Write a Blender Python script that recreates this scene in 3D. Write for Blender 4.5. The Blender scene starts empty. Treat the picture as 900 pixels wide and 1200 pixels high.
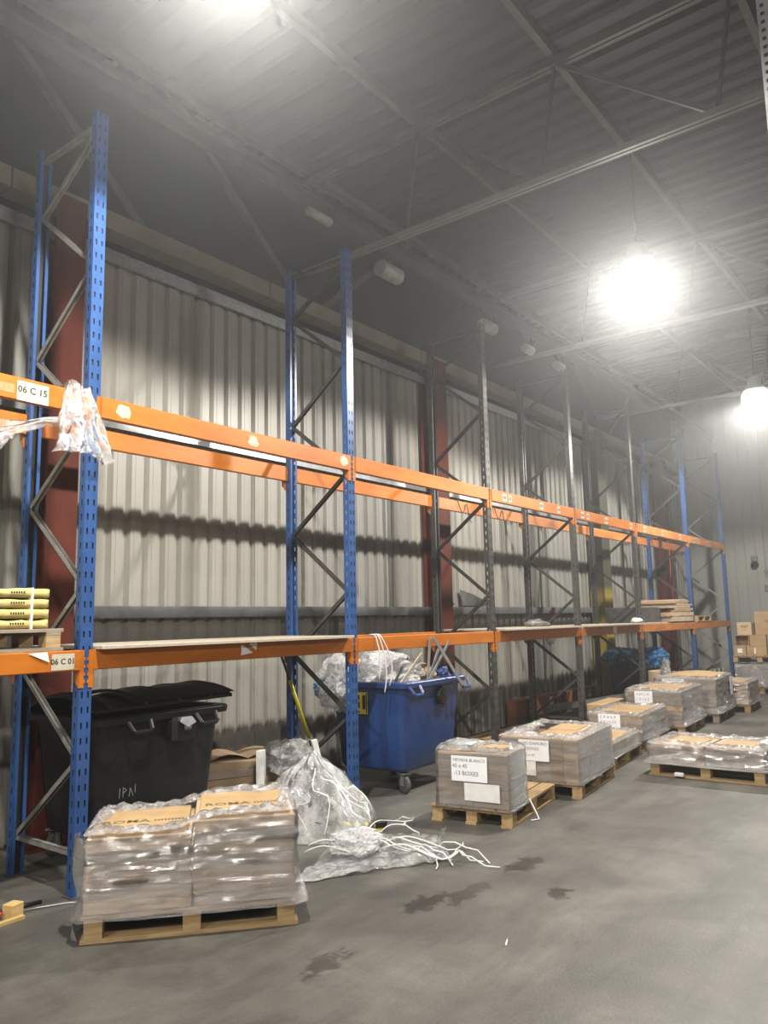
import bpy, math, random
from mathutils import Vector, Matrix, noise
random.seed(7)
R = math.radians
scn = bpy.context.scene
col = scn.collection

# ------------------------------------------------------------------ camera, world, exposure
# X runs along the racking into the distance, Y towards the cladding wall, Z up (metres)
cd = bpy.data.cameras.new('camera')
cam = bpy.data.objects.new('camera', cd)
col.objects.link(cam)
cd.sensor_fit = 'VERTICAL'
cd.sensor_height = 24.0
cd.lens = 918.26 / 1200 * 24.0
cd.clip_start = 0.05
cd.clip_end = 200
YAW, PIT, ROL = 0.6571, 0.1376, -0.0202
fw = Vector((math.cos(YAW) * math.cos(PIT), math.sin(YAW) * math.cos(PIT), math.sin(PIT)))
r0 = Vector((math.sin(YAW), -math.cos(YAW), 0))
u0 = r0.cross(fw)
rr = r0 * math.cos(ROL) + u0 * math.sin(ROL)
uu = -r0 * math.sin(ROL) + u0 * math.cos(ROL)
cam.matrix_world = Matrix(((rr.x, uu.x, -fw.x, -2.998), (rr.y, uu.y, -fw.y, -4.901), (rr.z, uu.z, -fw.z, 1.730), (0, 0, 0, 1)))
scn.camera = cam

world = bpy.data.worlds.new('world')
scn.world = world
world.use_nodes = True
wn = world.node_tree
wn.nodes['Background'].inputs['Color'].default_value = (0.02, 0.02, 0.022, 1)
wn.nodes['Background'].inputs['Strength'].default_value = 0.2
HAZE = 0.0072
vs = wn.nodes.new('ShaderNodeVolumeScatter')          # dusty air of the hall, also standing in for lens glow round the lamps
vs.inputs['Density'].default_value = HAZE
vs.inputs['Anisotropy'].default_value = 0.80
vs.inputs['Color'].default_value = (0.95, 0.97, 1.0, 1)
wn.links.new(vs.outputs[0], wn.nodes['World Output'].inputs['Volume'])

scn.view_settings.view_transform = 'Standard'
scn.view_settings.look = 'None'
scn.view_settings.gamma = 1.0
scn.view_settings.use_curve_mapping = False
scn.view_settings.exposure = 0.28
GLOBE, SPOT = 26.0, 1030.0                            # high-bay lamps: glowing globe, and its downward light in watts
scn.cycles.use_denoising = True
scn.cycles.max_bounces = 9
scn.cycles.diffuse_bounces = 4
scn.cycles.glossy_bounces = 3
scn.cycles.transparent_max_bounces = 24
scn.cycles.volume_bounces = 0
scn.cycles.sample_clamp_indirect = 4.0
scn.cycles.caustics_reflective = False
scn.cycles.caustics_refractive = False

# ------------------------------------------------------------------ materials
MATS = {}
def ramp(nt, fac, stops):
    n = nt.nodes.new('ShaderNodeValToRGB')
    while len(n.color_ramp.elements) < len(stops):
        n.color_ramp.elements.new(0.5)
    for e, (p, c) in zip(n.color_ramp.elements, stops):
        e.position = p
        e.color = (c[0], c[1], c[2], 1) if not isinstance(c, (int, float)) else (c, c, c, 1)
    nt.links.new(fac, n.inputs['Fac'])
    return n.outputs['Color']

def noise_node(nt, scale, detail=4, rough=0.6, stretch=None, coord='Object', dist=0.0):
    tc = nt.nodes.new('ShaderNodeTexCoord')
    out = tc.outputs[coord]
    if stretch:
        mp = nt.nodes.new('ShaderNodeMapping')
        mp.inputs['Scale'].default_value = stretch
        nt.links.new(out, mp.inputs['Vector'])
        out = mp.outputs[0]
    n = nt.nodes.new('ShaderNodeTexNoise')
    n.inputs['Scale'].default_value = scale
    n.inputs['Detail'].default_value = detail
    n.inputs['Roughness'].default_value = rough
    n.inputs['Distortion'].default_value = dist
    nt.links.new(out, n.inputs['Vector'])
    return n

def mat(name, c1, c2=None, rough=0.6, metal=0.0, scale=4.0, stretch=None, bump=0.0, bscale=40, spec=0.5, lo=0.35, hi=0.65, bstretch=None, detail=5):
    m = bpy.data.materials.new(name)
    m.use_nodes = True
    nt = m.node_tree
    b = nt.nodes['Principled BSDF']
    b.inputs['Roughness'].default_value = rough
    b.inputs['Metallic'].default_value = metal
    b.inputs['Specular IOR Level'].default_value = spec
    if c2 is None:
        b.inputs['Base Color'].default_value = (*c1, 1)
    else:
        n = noise_node(nt, scale, detail, 0.62, stretch)
        nt.links.new(ramp(nt, n.outputs['Fac'], [(lo, c1), (hi, c2)]), b.inputs['Base Color'])
    if bump:
        n2 = noise_node(nt, bscale, 4, 0.6, bstretch)
        bp = nt.nodes.new('ShaderNodeBump')
        bp.inputs['Strength'].default_value = bump
        bp.inputs['Distance'].default_value = 0.01
        nt.links.new(n2.outputs['Fac'], bp.inputs['Height'])
        nt.links.new(bp.outputs[0], b.inputs['Normal'])
    MATS[name] = m
    return m

mat('wall_sheet', (0.27, 0.257, 0.229), (0.33, 0.316, 0.283), rough=0.45, scale=0.9, stretch=(1.5, 1.5, 0.35), bump=0.05, bscale=9)
mat('wall_sheet_grey', (0.215, 0.21, 0.194), (0.29, 0.282, 0.258), rough=0.45, scale=0.9, stretch=(1.5, 1.5, 0.3))
mat('wall_sheet_dirty', (0.17, 0.165, 0.152), (0.29, 0.282, 0.258), rough=0.5, scale=1.3, stretch=(2, 2, 0.25))
mat('end_wall_sheet', (0.33, 0.33, 0.305), (0.40, 0.40, 0.37), rough=0.5, scale=0.8, stretch=(1, 1, 0.3))
mat('plain_wall', (0.20, 0.195, 0.185), (0.26, 0.255, 0.24), rough=0.6, scale=1)
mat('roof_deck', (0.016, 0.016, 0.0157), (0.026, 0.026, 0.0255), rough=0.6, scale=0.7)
mat('roof_steel', (0.12, 0.117, 0.108), (0.17, 0.166, 0.153), rough=0.55, scale=2.5, stretch=(1, 1, 1))
mat('purlin_steel', (0.045, 0.044, 0.041), (0.075, 0.073, 0.068), rough=0.55, scale=2.5)
mat('dark_roof_steel', (0.022, 0.0215, 0.02), (0.04, 0.039, 0.036), rough=0.6, scale=2.5)
mat('eave_paint', (0.125, 0.107, 0.070), (0.175, 0.152, 0.105), rough=0.6, scale=2)
mat('red_oxide', (0.060, 0.011, 0.006), (0.095, 0.020, 0.011), rough=0.65, spec=0.2, scale=5, stretch=(1, 1, 0.4))
mat('galvanised', (0.34, 0.35, 0.36), (0.46, 0.47, 0.48), rough=0.38, metal=0.6, scale=14)
mat('girt_steel', (0.20, 0.21, 0.225), (0.28, 0.29, 0.305), rough=0.45, metal=0.4, scale=6)
mat('blue_paint', (0.018, 0.058, 0.18), (0.030, 0.088, 0.26), rough=0.38, scale=7, stretch=(1, 1, 0.3), bump=0.05)
mat('dark_paint', (0.035, 0.034, 0.033), (0.075, 0.07, 0.065), rough=0.42, scale=9, stretch=(1, 1, 0.3))
mat('orange_paint', (0.40, 0.110, 0.008), (0.51, 0.158, 0.013), rough=0.42, scale=3.2, stretch=(0.5, 1, 2), bump=0.04)
mat('orange_worn', (0.36, 0.12, 0.03), (0.56, 0.21, 0.05), rough=0.5, scale=4.5, stretch=(0.5, 1, 2))
mat('brace_zinc', (0.26, 0.25, 0.235), (0.36, 0.35, 0.33), rough=0.4, metal=0.4, scale=12)
mat('brace_dark', (0.03, 0.028, 0.026), (0.06, 0.055, 0.05), rough=0.45, scale=12)
mat('label_paper', (0.44, 0.40, 0.31), (0.52, 0.48, 0.40), rough=0.7, scale=25)
mat('label_torn', (0.42, 0.30, 0.17), (0.60, 0.53, 0.42), rough=0.75, scale=30)
mat('faded_red_label', (0.55, 0.17, 0.06), (0.66, 0.24, 0.10), rough=0.7, scale=30)
mat('ink', (0.012, 0.012, 0.014), rough=0.7)
mat('white_paper', (0.80, 0.80, 0.84), (0.86, 0.86, 0.89), rough=0.7, scale=8)
mat('chipboard', (0.36, 0.31, 0.24), (0.47, 0.42, 0.34), rough=0.75, scale=60)
mat('pallet_wood', (0.32, 0.205, 0.095), (0.46, 0.32, 0.165), rough=0.75, scale=6, stretch=(1, 6, 6), bump=0.15, bscale=30, bstretch=(1, 8, 8))
mat('pallet_wood_dark', (0.14, 0.085, 0.04), (0.24, 0.155, 0.08), rough=0.8, scale=6, stretch=(1, 6, 6), bump=0.15, bscale=30)
mat('pallet_wood_grey', (0.20, 0.165, 0.125), (0.32, 0.265, 0.20), rough=0.8, scale=6, stretch=(1, 6, 6), bump=0.15, bscale=30)
mat('carton', (0.50, 0.355, 0.22), (0.62, 0.45, 0.29), rough=0.7, scale=6, bump=0.05)
mat('carton_light', (0.38, 0.25, 0.12), (0.48, 0.33, 0.172), rough=0.65, scale=5, bump=0.05)
mat('carton_grey', (0.44, 0.35, 0.27), (0.56, 0.45, 0.355), rough=0.7, scale=5, bump=0.05)
mat('carton_far', (0.36, 0.235, 0.125), (0.45, 0.30, 0.165), rough=0.75, scale=5)
mat('carton_dark', (0.10, 0.065, 0.035), (0.15, 0.10, 0.055), rough=0.8, scale=5)
mat('yellow_wrap', (0.50, 0.40, 0.13), (0.62, 0.52, 0.21), rough=0.45, scale=14, bump=0.5, bscale=18, bstretch=(0.6, 1, 3))
mat('black_plastic', (0.006, 0.006, 0.0062), (0.010, 0.010, 0.0102), rough=0.45, scale=6, bump=0.03, spec=0.35)
mat('blue_plastic', (0.012, 0.040, 0.15), (0.02, 0.058, 0.205), rough=0.38, scale=3.5, bump=0.04)
mat('dark_bin', (0.02, 0.024, 0.028), (0.035, 0.04, 0.045), rough=0.5, scale=4)
mat('rubber', (0.05, 0.05, 0.05), (0.10, 0.10, 0.095), rough=0.7, scale=20)
mat('yellow_plastic', (0.72, 0.60, 0.02), (0.82, 0.70, 0.04), rough=0.35, scale=9)
mat('sticker_yellow', (0.50, 0.40, 0.02), (0.62, 0.50, 0.03), rough=0.5, scale=30)
mat('white_plastic', (0.68, 0.68, 0.66), (0.78, 0.78, 0.76), rough=0.45, scale=10)
mat('wood_new', (0.48, 0.32, 0.115), (0.58, 0.41, 0.18), rough=0.7, scale=7, stretch=(1, 5, 5))
mat('lamp_white', (0.55, 0.55, 0.53), (0.64, 0.64, 0.62), rough=0.4, scale=5)
mat('tube_white', (0.16, 0.16, 0.145), (0.26, 0.255, 0.235), rough=0.5, scale=8)
mat('black_part', (0.012, 0.012, 0.012), rough=0.5)
mat('red_part', (0.45, 0.05, 0.04), rough=0.5)
mat('green_grey', (0.16, 0.20, 0.19), (0.24, 0.28, 0.265), rough=0.55, scale=6)
mat('brown_board', (0.24, 0.10, 0.045), (0.36, 0.16, 0.07), rough=0.6, scale=3, stretch=(0.3, 1, 1))
mat('dark_sheet', (0.04, 0.038, 0.035), (0.09, 0.085, 0.08), rough=0.55, scale=8, bump=0.3, bscale=15)

def olive_column():
    m = bpy.data.materials.new('olive_column'); m.use_nodes = True
    nt = m.node_tree; b = nt.nodes['Principled BSDF']
    tc = nt.nodes.new('ShaderNodeTexCoord'); sp = nt.nodes.new('ShaderNodeSeparateXYZ')
    nt.links.new(tc.outputs['Object'], sp.inputs[0])
    n = noise_node(nt, 5, 4, 0.6)
    ad = nt.nodes.new('ShaderNodeMath'); ad.operation = 'MULTIPLY_ADD'
    nt.links.new(n.outputs['Fac'], ad.inputs[0]); ad.inputs[1].default_value = 0.15
    nt.links.new(sp.outputs['Z'], ad.inputs[2])
    dv = nt.nodes.new('ShaderNodeMath'); dv.operation = 'DIVIDE'
    nt.links.new(ad.outputs[0], dv.inputs[0]); dv.inputs[1].default_value = 6.0
    nt.links.new(ramp(nt, dv.outputs[0], [(0.0, (0.36, 0.25, 0.02)), (0.37, (0.30, 0.22, 0.03)), (0.40, (0.055, 0.055, 0.035)), (1.0, (0.05, 0.05, 0.035))]), b.inputs['Base Color'])
    b.inputs['Roughness'].default_value = 0.55
    MATS['olive_column'] = m
olive_column()

def film(name, opac=0.30, tint=(0.80, 0.80, 0.82), stretch=(1.2, 1.2, 14), scale=5, bump=0.9, rough=0.12, gl=0.35, fres=1.0):
    """clear polythene: see-through, with a milky part and a glossy, wrinkled skin"""
    m = bpy.data.materials.new(name); m.use_nodes = True
    nt = m.node_tree; nt.nodes.clear()
    out = nt.nodes.new('ShaderNodeOutputMaterial')
    tr = nt.nodes.new('ShaderNodeBsdfTransparent'); tr.inputs[0].default_value = (0.97, 0.97, 0.975, 1)
    df = nt.nodes.new('ShaderNodeBsdfDiffuse'); df.inputs[0].default_value = (*tint, 1)
    tl = nt.nodes.new('ShaderNodeBsdfTranslucent'); tl.inputs[0].default_value = (*tint, 1)
    dm = nt.nodes.new('ShaderNodeMixShader'); dm.inputs[0].default_value = 0.4
    nt.links.new(df.outputs[0], dm.inputs[1]); nt.links.new(tl.outputs[0], dm.inputs[2])
    gs = nt.nodes.new('ShaderNodeBsdfGlossy'); gs.inputs['Color'].default_value = (0.95, 0.95, 0.97, 1)
    gs.inputs['Roughness'].default_value = rough
    n = noise_node(nt, scale, 7, 0.72, stretch, dist=0.6)
    bp = nt.nodes.new('ShaderNodeBump'); bp.inputs['Strength'].default_value = bump; bp.inputs['Distance'].default_value = 0.05
    nt.links.new(n.outputs['Fac'], bp.inputs['Height'])
    nt.links.new(bp.outputs[0], gs.inputs['Normal'])
    n2 = noise_node(nt, scale * 0.7, 5, 0.7, stretch)
    mx1 = nt.nodes.new('ShaderNodeMixShader')
    rp = ramp(nt, n2.outputs['Fac'], [(0.40, opac * 0.45), (0.68, min(1.0, opac * 2.0))])
    nt.links.new(rp, mx1.inputs[0]); nt.links.new(tr.outputs[0], mx1.inputs[1]); nt.links.new(dm.outputs[0], mx1.inputs[2])
    fr = nt.nodes.new('ShaderNodeFresnel'); fr.inputs['IOR'].default_value = 1.5
    mad = nt.nodes.new('ShaderNodeMath'); mad.operation = 'MULTIPLY_ADD'; mad.use_clamp = True
    nt.links.new(fr.outputs[0], mad.inputs[0]); mad.inputs[1].default_value = fres; mad.inputs[2].default_value = gl * 0.22
    mx2 = nt.nodes.new('ShaderNodeMixShader')
    nt.links.new(mad.outputs[0], mx2.inputs[0]); nt.links.new(mx1.outputs[0], mx2.inputs[1]); nt.links.new(gs.outputs[0], mx2.inputs[2])
    nt.links.new(mx2.outputs[0], out.inputs['Surface'])
    MATS[name] = m
film('wrap_film', 0.17, (0.76, 0.75, 0.78), bump=1.0, gl=0.5, rough=0.2)
film('wrap_film_thick', 0.22, (0.66, 0.66, 0.67), bump=0.9, gl=0.35, rough=0.2)
film('wrap_film_heavy', 0.30, (0.80, 0.80, 0.82), bump=1.3, gl=1.6, rough=0.22)
film('loose_film', 0.36, (0.90, 0.90, 0.90), stretch=(3, 3, 3), scale=4, bump=0.6, gl=0.25)
film('ruffle_film', 0.36, (0.82, 0.82, 0.84), stretch=(4, 4, 4), scale=7, bump=1.0, gl=0.5)
film('bundle_film', 0.75, (0.93, 0.93, 0.94), stretch=(6, 6, 6), scale=9, bump=0.4, gl=0.08, rough=0.25, fres=0.3)
film('blue_film', 0.95, (0.03, 0.27, 0.62), stretch=(3, 3, 3), scale=4, bump=0.6, gl=0.25)

def floor_mat():
    m = bpy.data.materials.new('concrete'); m.use_nodes = True
    nt = m.node_tree; b = nt.nodes['Principled BSDF']; L = nt.links.new
    n1 = noise_node(nt, 0.9, 8, 0.66, dist=0.4)
    c = ramp(nt, n1.outputs['Fac'], [(0.34, (0.062, 0.058, 0.051)), (0.50, (0.100, 0.095, 0.084)), (0.64, (0.155, 0.148, 0.132))])
    n3 = noise_node(nt, 2.2, 6, 0.7, (0.25, 1.8, 1))                  # tyre streaks along the aisle
    c3 = ramp(nt, n3.outputs['Fac'], [(0.36, (0.66, 0.66, 0.66)), (0.56, (1, 1, 1))])
    mx = nt.nodes.new('ShaderNodeMix'); mx.data_type = 'RGBA'; mx.blend_type = 'MULTIPLY'; mx.inputs[0].default_value = 0.75
    L(c, mx.inputs[6]); L(c3, mx.inputs[7])
    n4 = noise_node(nt, 60, 3, 0.7)
    c4 = ramp(nt, n4.outputs['Fac'], [(0.3, (0.78, 0.78, 0.78)), (0.6, (1.05, 1.05, 1.05))])
    mx4 = nt.nodes.new('ShaderNodeMix'); mx4.data_type = 'RGBA'; mx4.blend_type = 'MULTIPLY'; mx4.inputs[0].default_value = 0.8
    L(mx.outputs[2], mx4.inputs[6]); L(c4, mx4.inputs[7])
    # spilled-water and oil stains
    tc = nt.nodes.new('ShaderNodeTexCoord')
    nn = noise_node(nt, 7.0, 7, 0.72)
    tot = None
    for (sx, sy, rx, ry) in ((1.20, -1.93, 0.20, 0.11), (1.46, -2.06, 0.26, 0.09), (2.20, -2.08, 0.24, 0.12), (1.78, -2.53, 0.13, 0.08), (0.17, -2.01, 0.17, 0.10), (-0.30, -2.7, 0.12, 0.07), (0.9, -0.35, 0.5, 0.22)):
        mp = nt.nodes.new('ShaderNodeMapping'); mp.vector_type = 'TEXTURE'
        mp.inputs['Location'].default_value = (sx, sy, 0); mp.inputs['Scale'].default_value = (rx, ry, 1)
        L(tc.outputs['Object'], mp.inputs['Vector'])
        ln = nt.nodes.new('ShaderNodeVectorMath'); ln.operation = 'LENGTH'; L(mp.outputs[0], ln.inputs[0])
        ad = nt.nodes.new('ShaderNodeMath'); ad.operation = 'MULTIPLY_ADD'
        L(nn.outputs['Fac'], ad.inputs[0]); ad.inputs[1].default_value = 4.0; L(ln.outputs['Value'], ad.inputs[2])
        mr = nt.nodes.new('ShaderNodeMapRange'); mr.inputs['From Min'].default_value = 2.95; mr.inputs['From Max'].default_value = 2.6
        L(ad.outputs[0], mr.inputs['Value'])
        if tot is None: tot = mr.outputs[0]
        else:
            mm = nt.nodes.new('ShaderNodeMath'); mm.operation = 'MAXIMUM'; L(tot, mm.inputs[0]); L(mr.outputs[0], mm.inputs[1]); tot = mm.outputs[0]
    mx5 = nt.nodes.new('ShaderNodeMix'); mx5.data_type = 'RGBA'; mx5.blend_type = 'MULTIPLY'
    L(tot, mx5.inputs[0]); L(mx4.outputs[2], mx5.inputs[6]); mx5.inputs[7].default_value = (0.50, 0.49, 0.47, 1)
    L(mx5.outputs[2], b.inputs['Base Color'])
    rg = nt.nodes.new('ShaderNodeMapRange'); rg.inputs['To Min'].default_value = 0.52; rg.inputs['To Max'].default_value = 0.28
    L(tot, rg.inputs['Value']); L(rg.outputs[0], b.inputs['Roughness'])
    bp = nt.nodes.new('ShaderNodeBump'); bp.inputs['Strength'].default_value = 0.18; bp.inputs['Distance'].default_value = 0.01
    L(n4.outputs['Fac'], bp.inputs['Height']); L(bp.outputs[0], b.inputs['Normal'])
    MATS['concrete'] = m
floor_mat()

def glow_mat():
    m = bpy.data.materials.new('lamp_glow'); m.use_nodes = True
    nt = m.node_tree; nt.nodes.clear()
    o = nt.nodes.new('ShaderNodeOutputMaterial'); e = nt.nodes.new('ShaderNodeEmission')
    e.inputs['Color'].default_value = (1.0, 0.955, 0.87, 1); e.inputs['Strength'].default_value = GLOBE
    t = nt.nodes.new('ShaderNodeBsdfTransparent'); ad = nt.nodes.new('ShaderNodeAddShader')   # glowing clear globe
    nt.links.new(e.outputs[0], ad.inputs[0]); nt.links.new(t.outputs[0], ad.inputs[1])
    nt.links.new(ad.outputs[0], o.inputs['Surface'])
    MATS['lamp_glow'] = m
glow_mat()

# ------------------------------------------------------------------ mesh helpers
class MB:
    def __init__(s): s.v = []; s.f = []
    def add(s, vs, fs):
        o = len(s.v); s.v += [tuple(v) for v in vs]; s.f += [tuple(i + o for i in f) for f in fs]; return s
    def box(s, x0, x1, y0, y1, z0, z1, M=None):
        vs = [Vector(c) for c in ((x0, y0, z0), (x1, y0, z0), (x1, y1, z0), (x0, y1, z0), (x0, y0, z1), (x1, y0, z1), (x1, y1, z1), (x0, y1, z1))]
        if M: vs = [M @ v for v in vs]
        return s.add(vs, ((0, 3, 2, 1), (4, 5, 6, 7), (0, 1, 5, 4), (1, 2, 6, 5), (2, 3, 7, 6), (3, 0, 4, 7)))
    def bbox(s, x0, x1, y0, y1, z0, z1, b=0.004):
        """box with chamfered vertical and top edges"""
        rings = []
        for z, i in ((z0, 0), (z1 - b, 0), (z1, b)):
            a0, a1, c0, c1 = x0 + i, x1 - i, y0 + i, y1 - i
            rings.append([(a0 + b, c0, z), (a1 - b, c0, z), (a1, c0 + b, z), (a1, c1 - b, z), (a1 - b, c1, z), (a0 + b, c1, z), (a0, c1 - b, z), (a0, c0 + b, z)])
        return s.loft(rings, True, True)
    def loft(s, rings, cap0=False, cap1=False, closed=True):
        n = len(rings[0]); o = len(s.v)
        for r in rings: s.v += [tuple(q) for q in r]
        for k in range(len(rings) - 1):
            for i in range(n if closed else n - 1):
                j = (i + 1) % n
                s.f.append((o + k * n + i, o + k * n + j, o + (k + 1) * n + j, o + (k + 1) * n + i))
        if cap0: s.f.append(tuple(o + i for i in reversed(range(n))))
        if cap1: s.f.append(tuple(o + (len(rings) - 1) * n + i for i in range(n)))
        return s
    def tube(s, pts, r, n=8, caps=True, rad=None):
        pts = [Vector(p) for p in pts]; rings = []
        up = Vector((0.0, 0.0, 1.0)); pv = None
        for k, p in enumerate(pts):
            d = (pts[min(k + 1, len(pts) - 1)] - pts[max(k - 1, 0)]).normalized()
            if pv is None:
                a = up if abs(d.z) < 0.9 else Vector((1, 0, 0))
                e1 = d.cross(a).normalized()
            else:
                e1 = (pv - d * pv.dot(d)).normalized()
            pv = e1; e2 = d.cross(e1)
            q = rad[k] if rad else r
            rings.append([p + (e1 * math.cos(2 * math.pi * i / n) + e2 * math.sin(2 * math.pi * i / n)) * q for i in range(n)])
        return s.loft(rings, caps, caps)
    def bar(s, a, b, w, h, up=(0, 0, 1)):
        a, b = Vector(a), Vector(b); d = (b - a).normalized()
        u = Vector(up)
        e1 = d.cross(u)
        if e1.length < 1e-4: e1 = d.cross(Vector((0, 1, 0)))
        e1.normalize(); e2 = e1.cross(d)
        q = [(e1 * i * w / 2 + e2 * j * h / 2) for i, j in ((-1, -1), (1, -1), (1, 1), (-1, 1))]
        return s.loft([[a + t for t in q], [b + t for t in q]], True, True)
    def lathe(s, prof, n=24, c=(0, 0, 0), axis='z', cap0=False, cap1=False):
        rings = []
        for r, h in prof:
            ring = []
            for i in range(n):
                a = 2 * math.pi * i / n
                x, y = r * math.cos(a), r * math.sin(a)
                q = {'z': (x, y, h), 'x': (h, x, y), 'y': (y, h, x)}[axis]
                ring.append((c[0] + q[0], c[1] + q[1], c[2] + q[2]))
            rings.append(ring)
        return s.loft(rings, cap0, cap1)
    def grid(s, nx, ny, fn):
        o = len(s.v)
        for j in range(ny + 1):
            for i in range(nx + 1): s.v.append(tuple(fn(i / nx, j / ny)))
        for j in range(ny):
            for i in range(nx):
                a = o + j * (nx + 1) + i
                s.f.append((a, a + 1, a + nx + 2, a + nx + 1))
        return s
    def mesh(s, name, m, smooth=False):
        me = bpy.data.meshes.new(name); me.from_pydata(s.v, [], s.f)
        if m: me.materials.append(MATS[m])
        if smooth:
            for p in me.polygons: p.use_smooth = True
        me.validate()
        return me
    def build(s, name, m, parent=None, smooth=False, loc=None, rz=0.0):
        return put(name, s.mesh(name, m, smooth), parent, loc, rz)

def put(name, me, parent=None, loc=None, rz=0.0):
    o = bpy.data.objects.new(name, me); col.objects.link(o)
    if parent: o.parent = parent
    if loc: o.location = loc
    if rz: o.rotation_euler.z = rz
    return o
def empty(name, loc=(0, 0, 0), rz=0.0, parent=None):
    o = bpy.data.objects.new(name, None); o.empty_display_size = 0.2; col.objects.link(o)
    o.location = loc; o.rotation_euler.z = rz
    if parent: o.parent = parent
    return o
def tag(o, label=None, cat=None, group=None, kind=None):
    if label: o['label'] = label
    if cat: o['category'] = cat
    if group: o['group'] = group
    if kind: o['kind'] = kind
    return o
def struct(o, label=None): return tag(o, label, kind='structure')
def nz(x, y, z=0.0): return noise.noise(Vector((x, y, z)))

def text(name, body, size, m, parent, M, depth=0.0006, bold=0.018):
    cu = bpy.data.curves.new(name, 'FONT'); cu.body = body; cu.size = size; cu.extrude = depth
    cu.align_x = 'CENTER'; cu.align_y = 'CENTER'; cu.resolution_u = 2; cu.offset = size * bold
    t = bpy.data.objects.new(name, cu); col.objects.link(t)
    dg = bpy.context.evaluated_depsgraph_get()
    me = bpy.data.meshes.new_from_object(t.evaluated_get(dg))
    bpy.data.objects.remove(t)
    me.materials.clear(); me.materials.append(MATS[m])
    me.transform(M)
    return put(name, me, parent)
def face_M(o, right, up):
    """matrix that puts text written in XY onto a face: origin, reading direction, up direction"""
    r_, u_ = Vector(right).normalized(), Vector(up).normalized(); n_ = r_.cross(u_)
    return Matrix(((r_.x, u_.x, n_.x, o[0]), (r_.y, u_.y, n_.y, o[1]), (r_.z, u_.z, n_.z, o[2]), (0, 0, 0, 1)))

# ------------------------------------------------------------------ the hall
XW0, XW1 = -9.0, 18.4        # hall length
YW, YR = 1.55, -16.0         # cladding wall, far side
ZC = 7.36                    # roof deck
MB().grid(2, 2, lambda u, v: (XW0 - 0.2 + u * (XW1 - XW0 + 0.4), YR - 0.2 + v * (YW - YR + 0.6), 0)).build('floor', 'concrete')
struct(bpy.data.objects['floor'], 'dark grey stained concrete warehouse floor')

# cladding: trapezoidal sheets, each one metre cover width
def sheet_mesh(name, width, h0, h1, pitch, pan, rib, depth, m, minor=True):
    prof = [(0.0, 0.0)]
    n = round(width / pitch)
    sl = (pitch - pan - rib) / 2
    for k in range(n):
        x = k * pitch
        if minor:
            prof += [(x + pan * 0.33, 0), (x + pan * 0.36, -0.004), (x + pan * 0.64, -0.004), (x + pan * 0.67, 0)]
        prof += [(x + pan, 0), (x + pan + sl, depth), (x + pan + sl + rib, depth), (x + pitch, 0)]
    mb = MB()
    mb.loft([[(x, y, h0) for x, y in prof], [(x, y, h1) for x, y in prof]], closed=False)
    return mb.mesh(name, m)
wall_left = struct(empty('wall_left', (0, YW, 0)), 'beige trapezoidal steel cladding wall behind the racking')
kinds = [sheet_mesh('sheet', 1.0, 0, 5.36, 0.2, 0.115, 0.045, 0.038, q) for q in ('wall_sheet', 'wall_sheet_grey', 'wall_sheet_dirty')]
x = XW0; k = 0
while x < XW1 - 0.01:
    t = 2 if k in (13, 20, 22) else (1 if (k * 7) % 5 in (1, 3) else 0)
    put('cladding_sheet', kinds[t], wall_left, (x, (k % 2) * 0.004, 0)); x += 1.0; k += 1
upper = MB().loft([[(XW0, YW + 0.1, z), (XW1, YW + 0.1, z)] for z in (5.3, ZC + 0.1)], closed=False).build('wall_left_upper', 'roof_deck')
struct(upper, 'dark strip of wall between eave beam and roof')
wall_far = struct(empty('wall_far', (XW1, YW + 0.2, 0)), 'pale grey vertical panel wall closing the far end of the hall')
em = sheet_mesh('panel', 1.0, 0, ZC + 0.1, 0.25, 0.22, 0.014, 0.014, 'end_wall_sheet', minor=False)
for k in range(18):
    put('wall_panel', em, wall_far, (0, -k * 1.0, 0), -math.pi / 2)
struct(MB().box(XW0, XW1, YR - 0.1, YR, 0, ZC + 0.1).build('wall_right', 'plain_wall'), 'plain pale wall on the open side of the hall')
struct(MB().box(XW0 - 0.1, XW0, YR, YW + 0.2, 0, ZC + 0.1).build('wall_back', 'plain_wall'), 'plain pale wall behind the camera')
# corrugated roof deck, ribs across the hall
prof = []
xx = XW0 - 0.1
while xx < XW1 + 0.2:
    prof += [(xx, ZC), (xx + 0.12, ZC), (xx + 0.15, ZC + 0.05), (xx + 0.22, ZC + 0.05)]; xx += 0.25
MB().loft([[(a, YR - 0.1, z) for a, z in prof], [(a, YW + 0.2, z) for a, z in prof]], closed=False).build('ceiling', 'roof_deck')
struct(bpy.data.objects['ceiling'], 'dark corrugated steel roof deck')

# girts along the cladding
for z0, z1, m, lab in ((1.80, 1.91, 'girt_steel', 'grey steel girt along the cladding above the lower shelf'), (3.57, 3.68, 'galvanised', 'bright galvanised girt along the cladding behind the upper beams')):
    g = MB(); g.box(XW0, XW1, YW - 0.006, YW - 0.001, z0, z1); g.box(XW0, XW1, YW - 0.075, YW - 0.006, z1 - 0.006, z1); g.box(XW0, XW1, YW - 0.08, YW - 0.072, z0, z1)
    struct(g.build('trim_1', m), lab)
# eave: flashing trim and yellowed box beam
struct(MB().box(XW0, XW1, YW - 0.03, YW + 0.03, 5.28, 5.34).box(XW0, XW1, YW - 0.06, YW - 0.03, 5.20, 5.30).build('trim_2', 'galvanised'), 'pale metal flashing along the top of the cladding')
eb = struct(empty('trim_3', (0, 0, 0)), 'yellowed eave beam running along the wall top')
x = XW0
while x < XW1 - 0.1:
    e = min(x + 3.0, XW1)
    MB().box(x + 0.01, e - 0.01, YW - 0.24, YW - 0.02, 5.42, 5.60).build('beam_length', 'eave_paint', eb); x += 3.0

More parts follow.
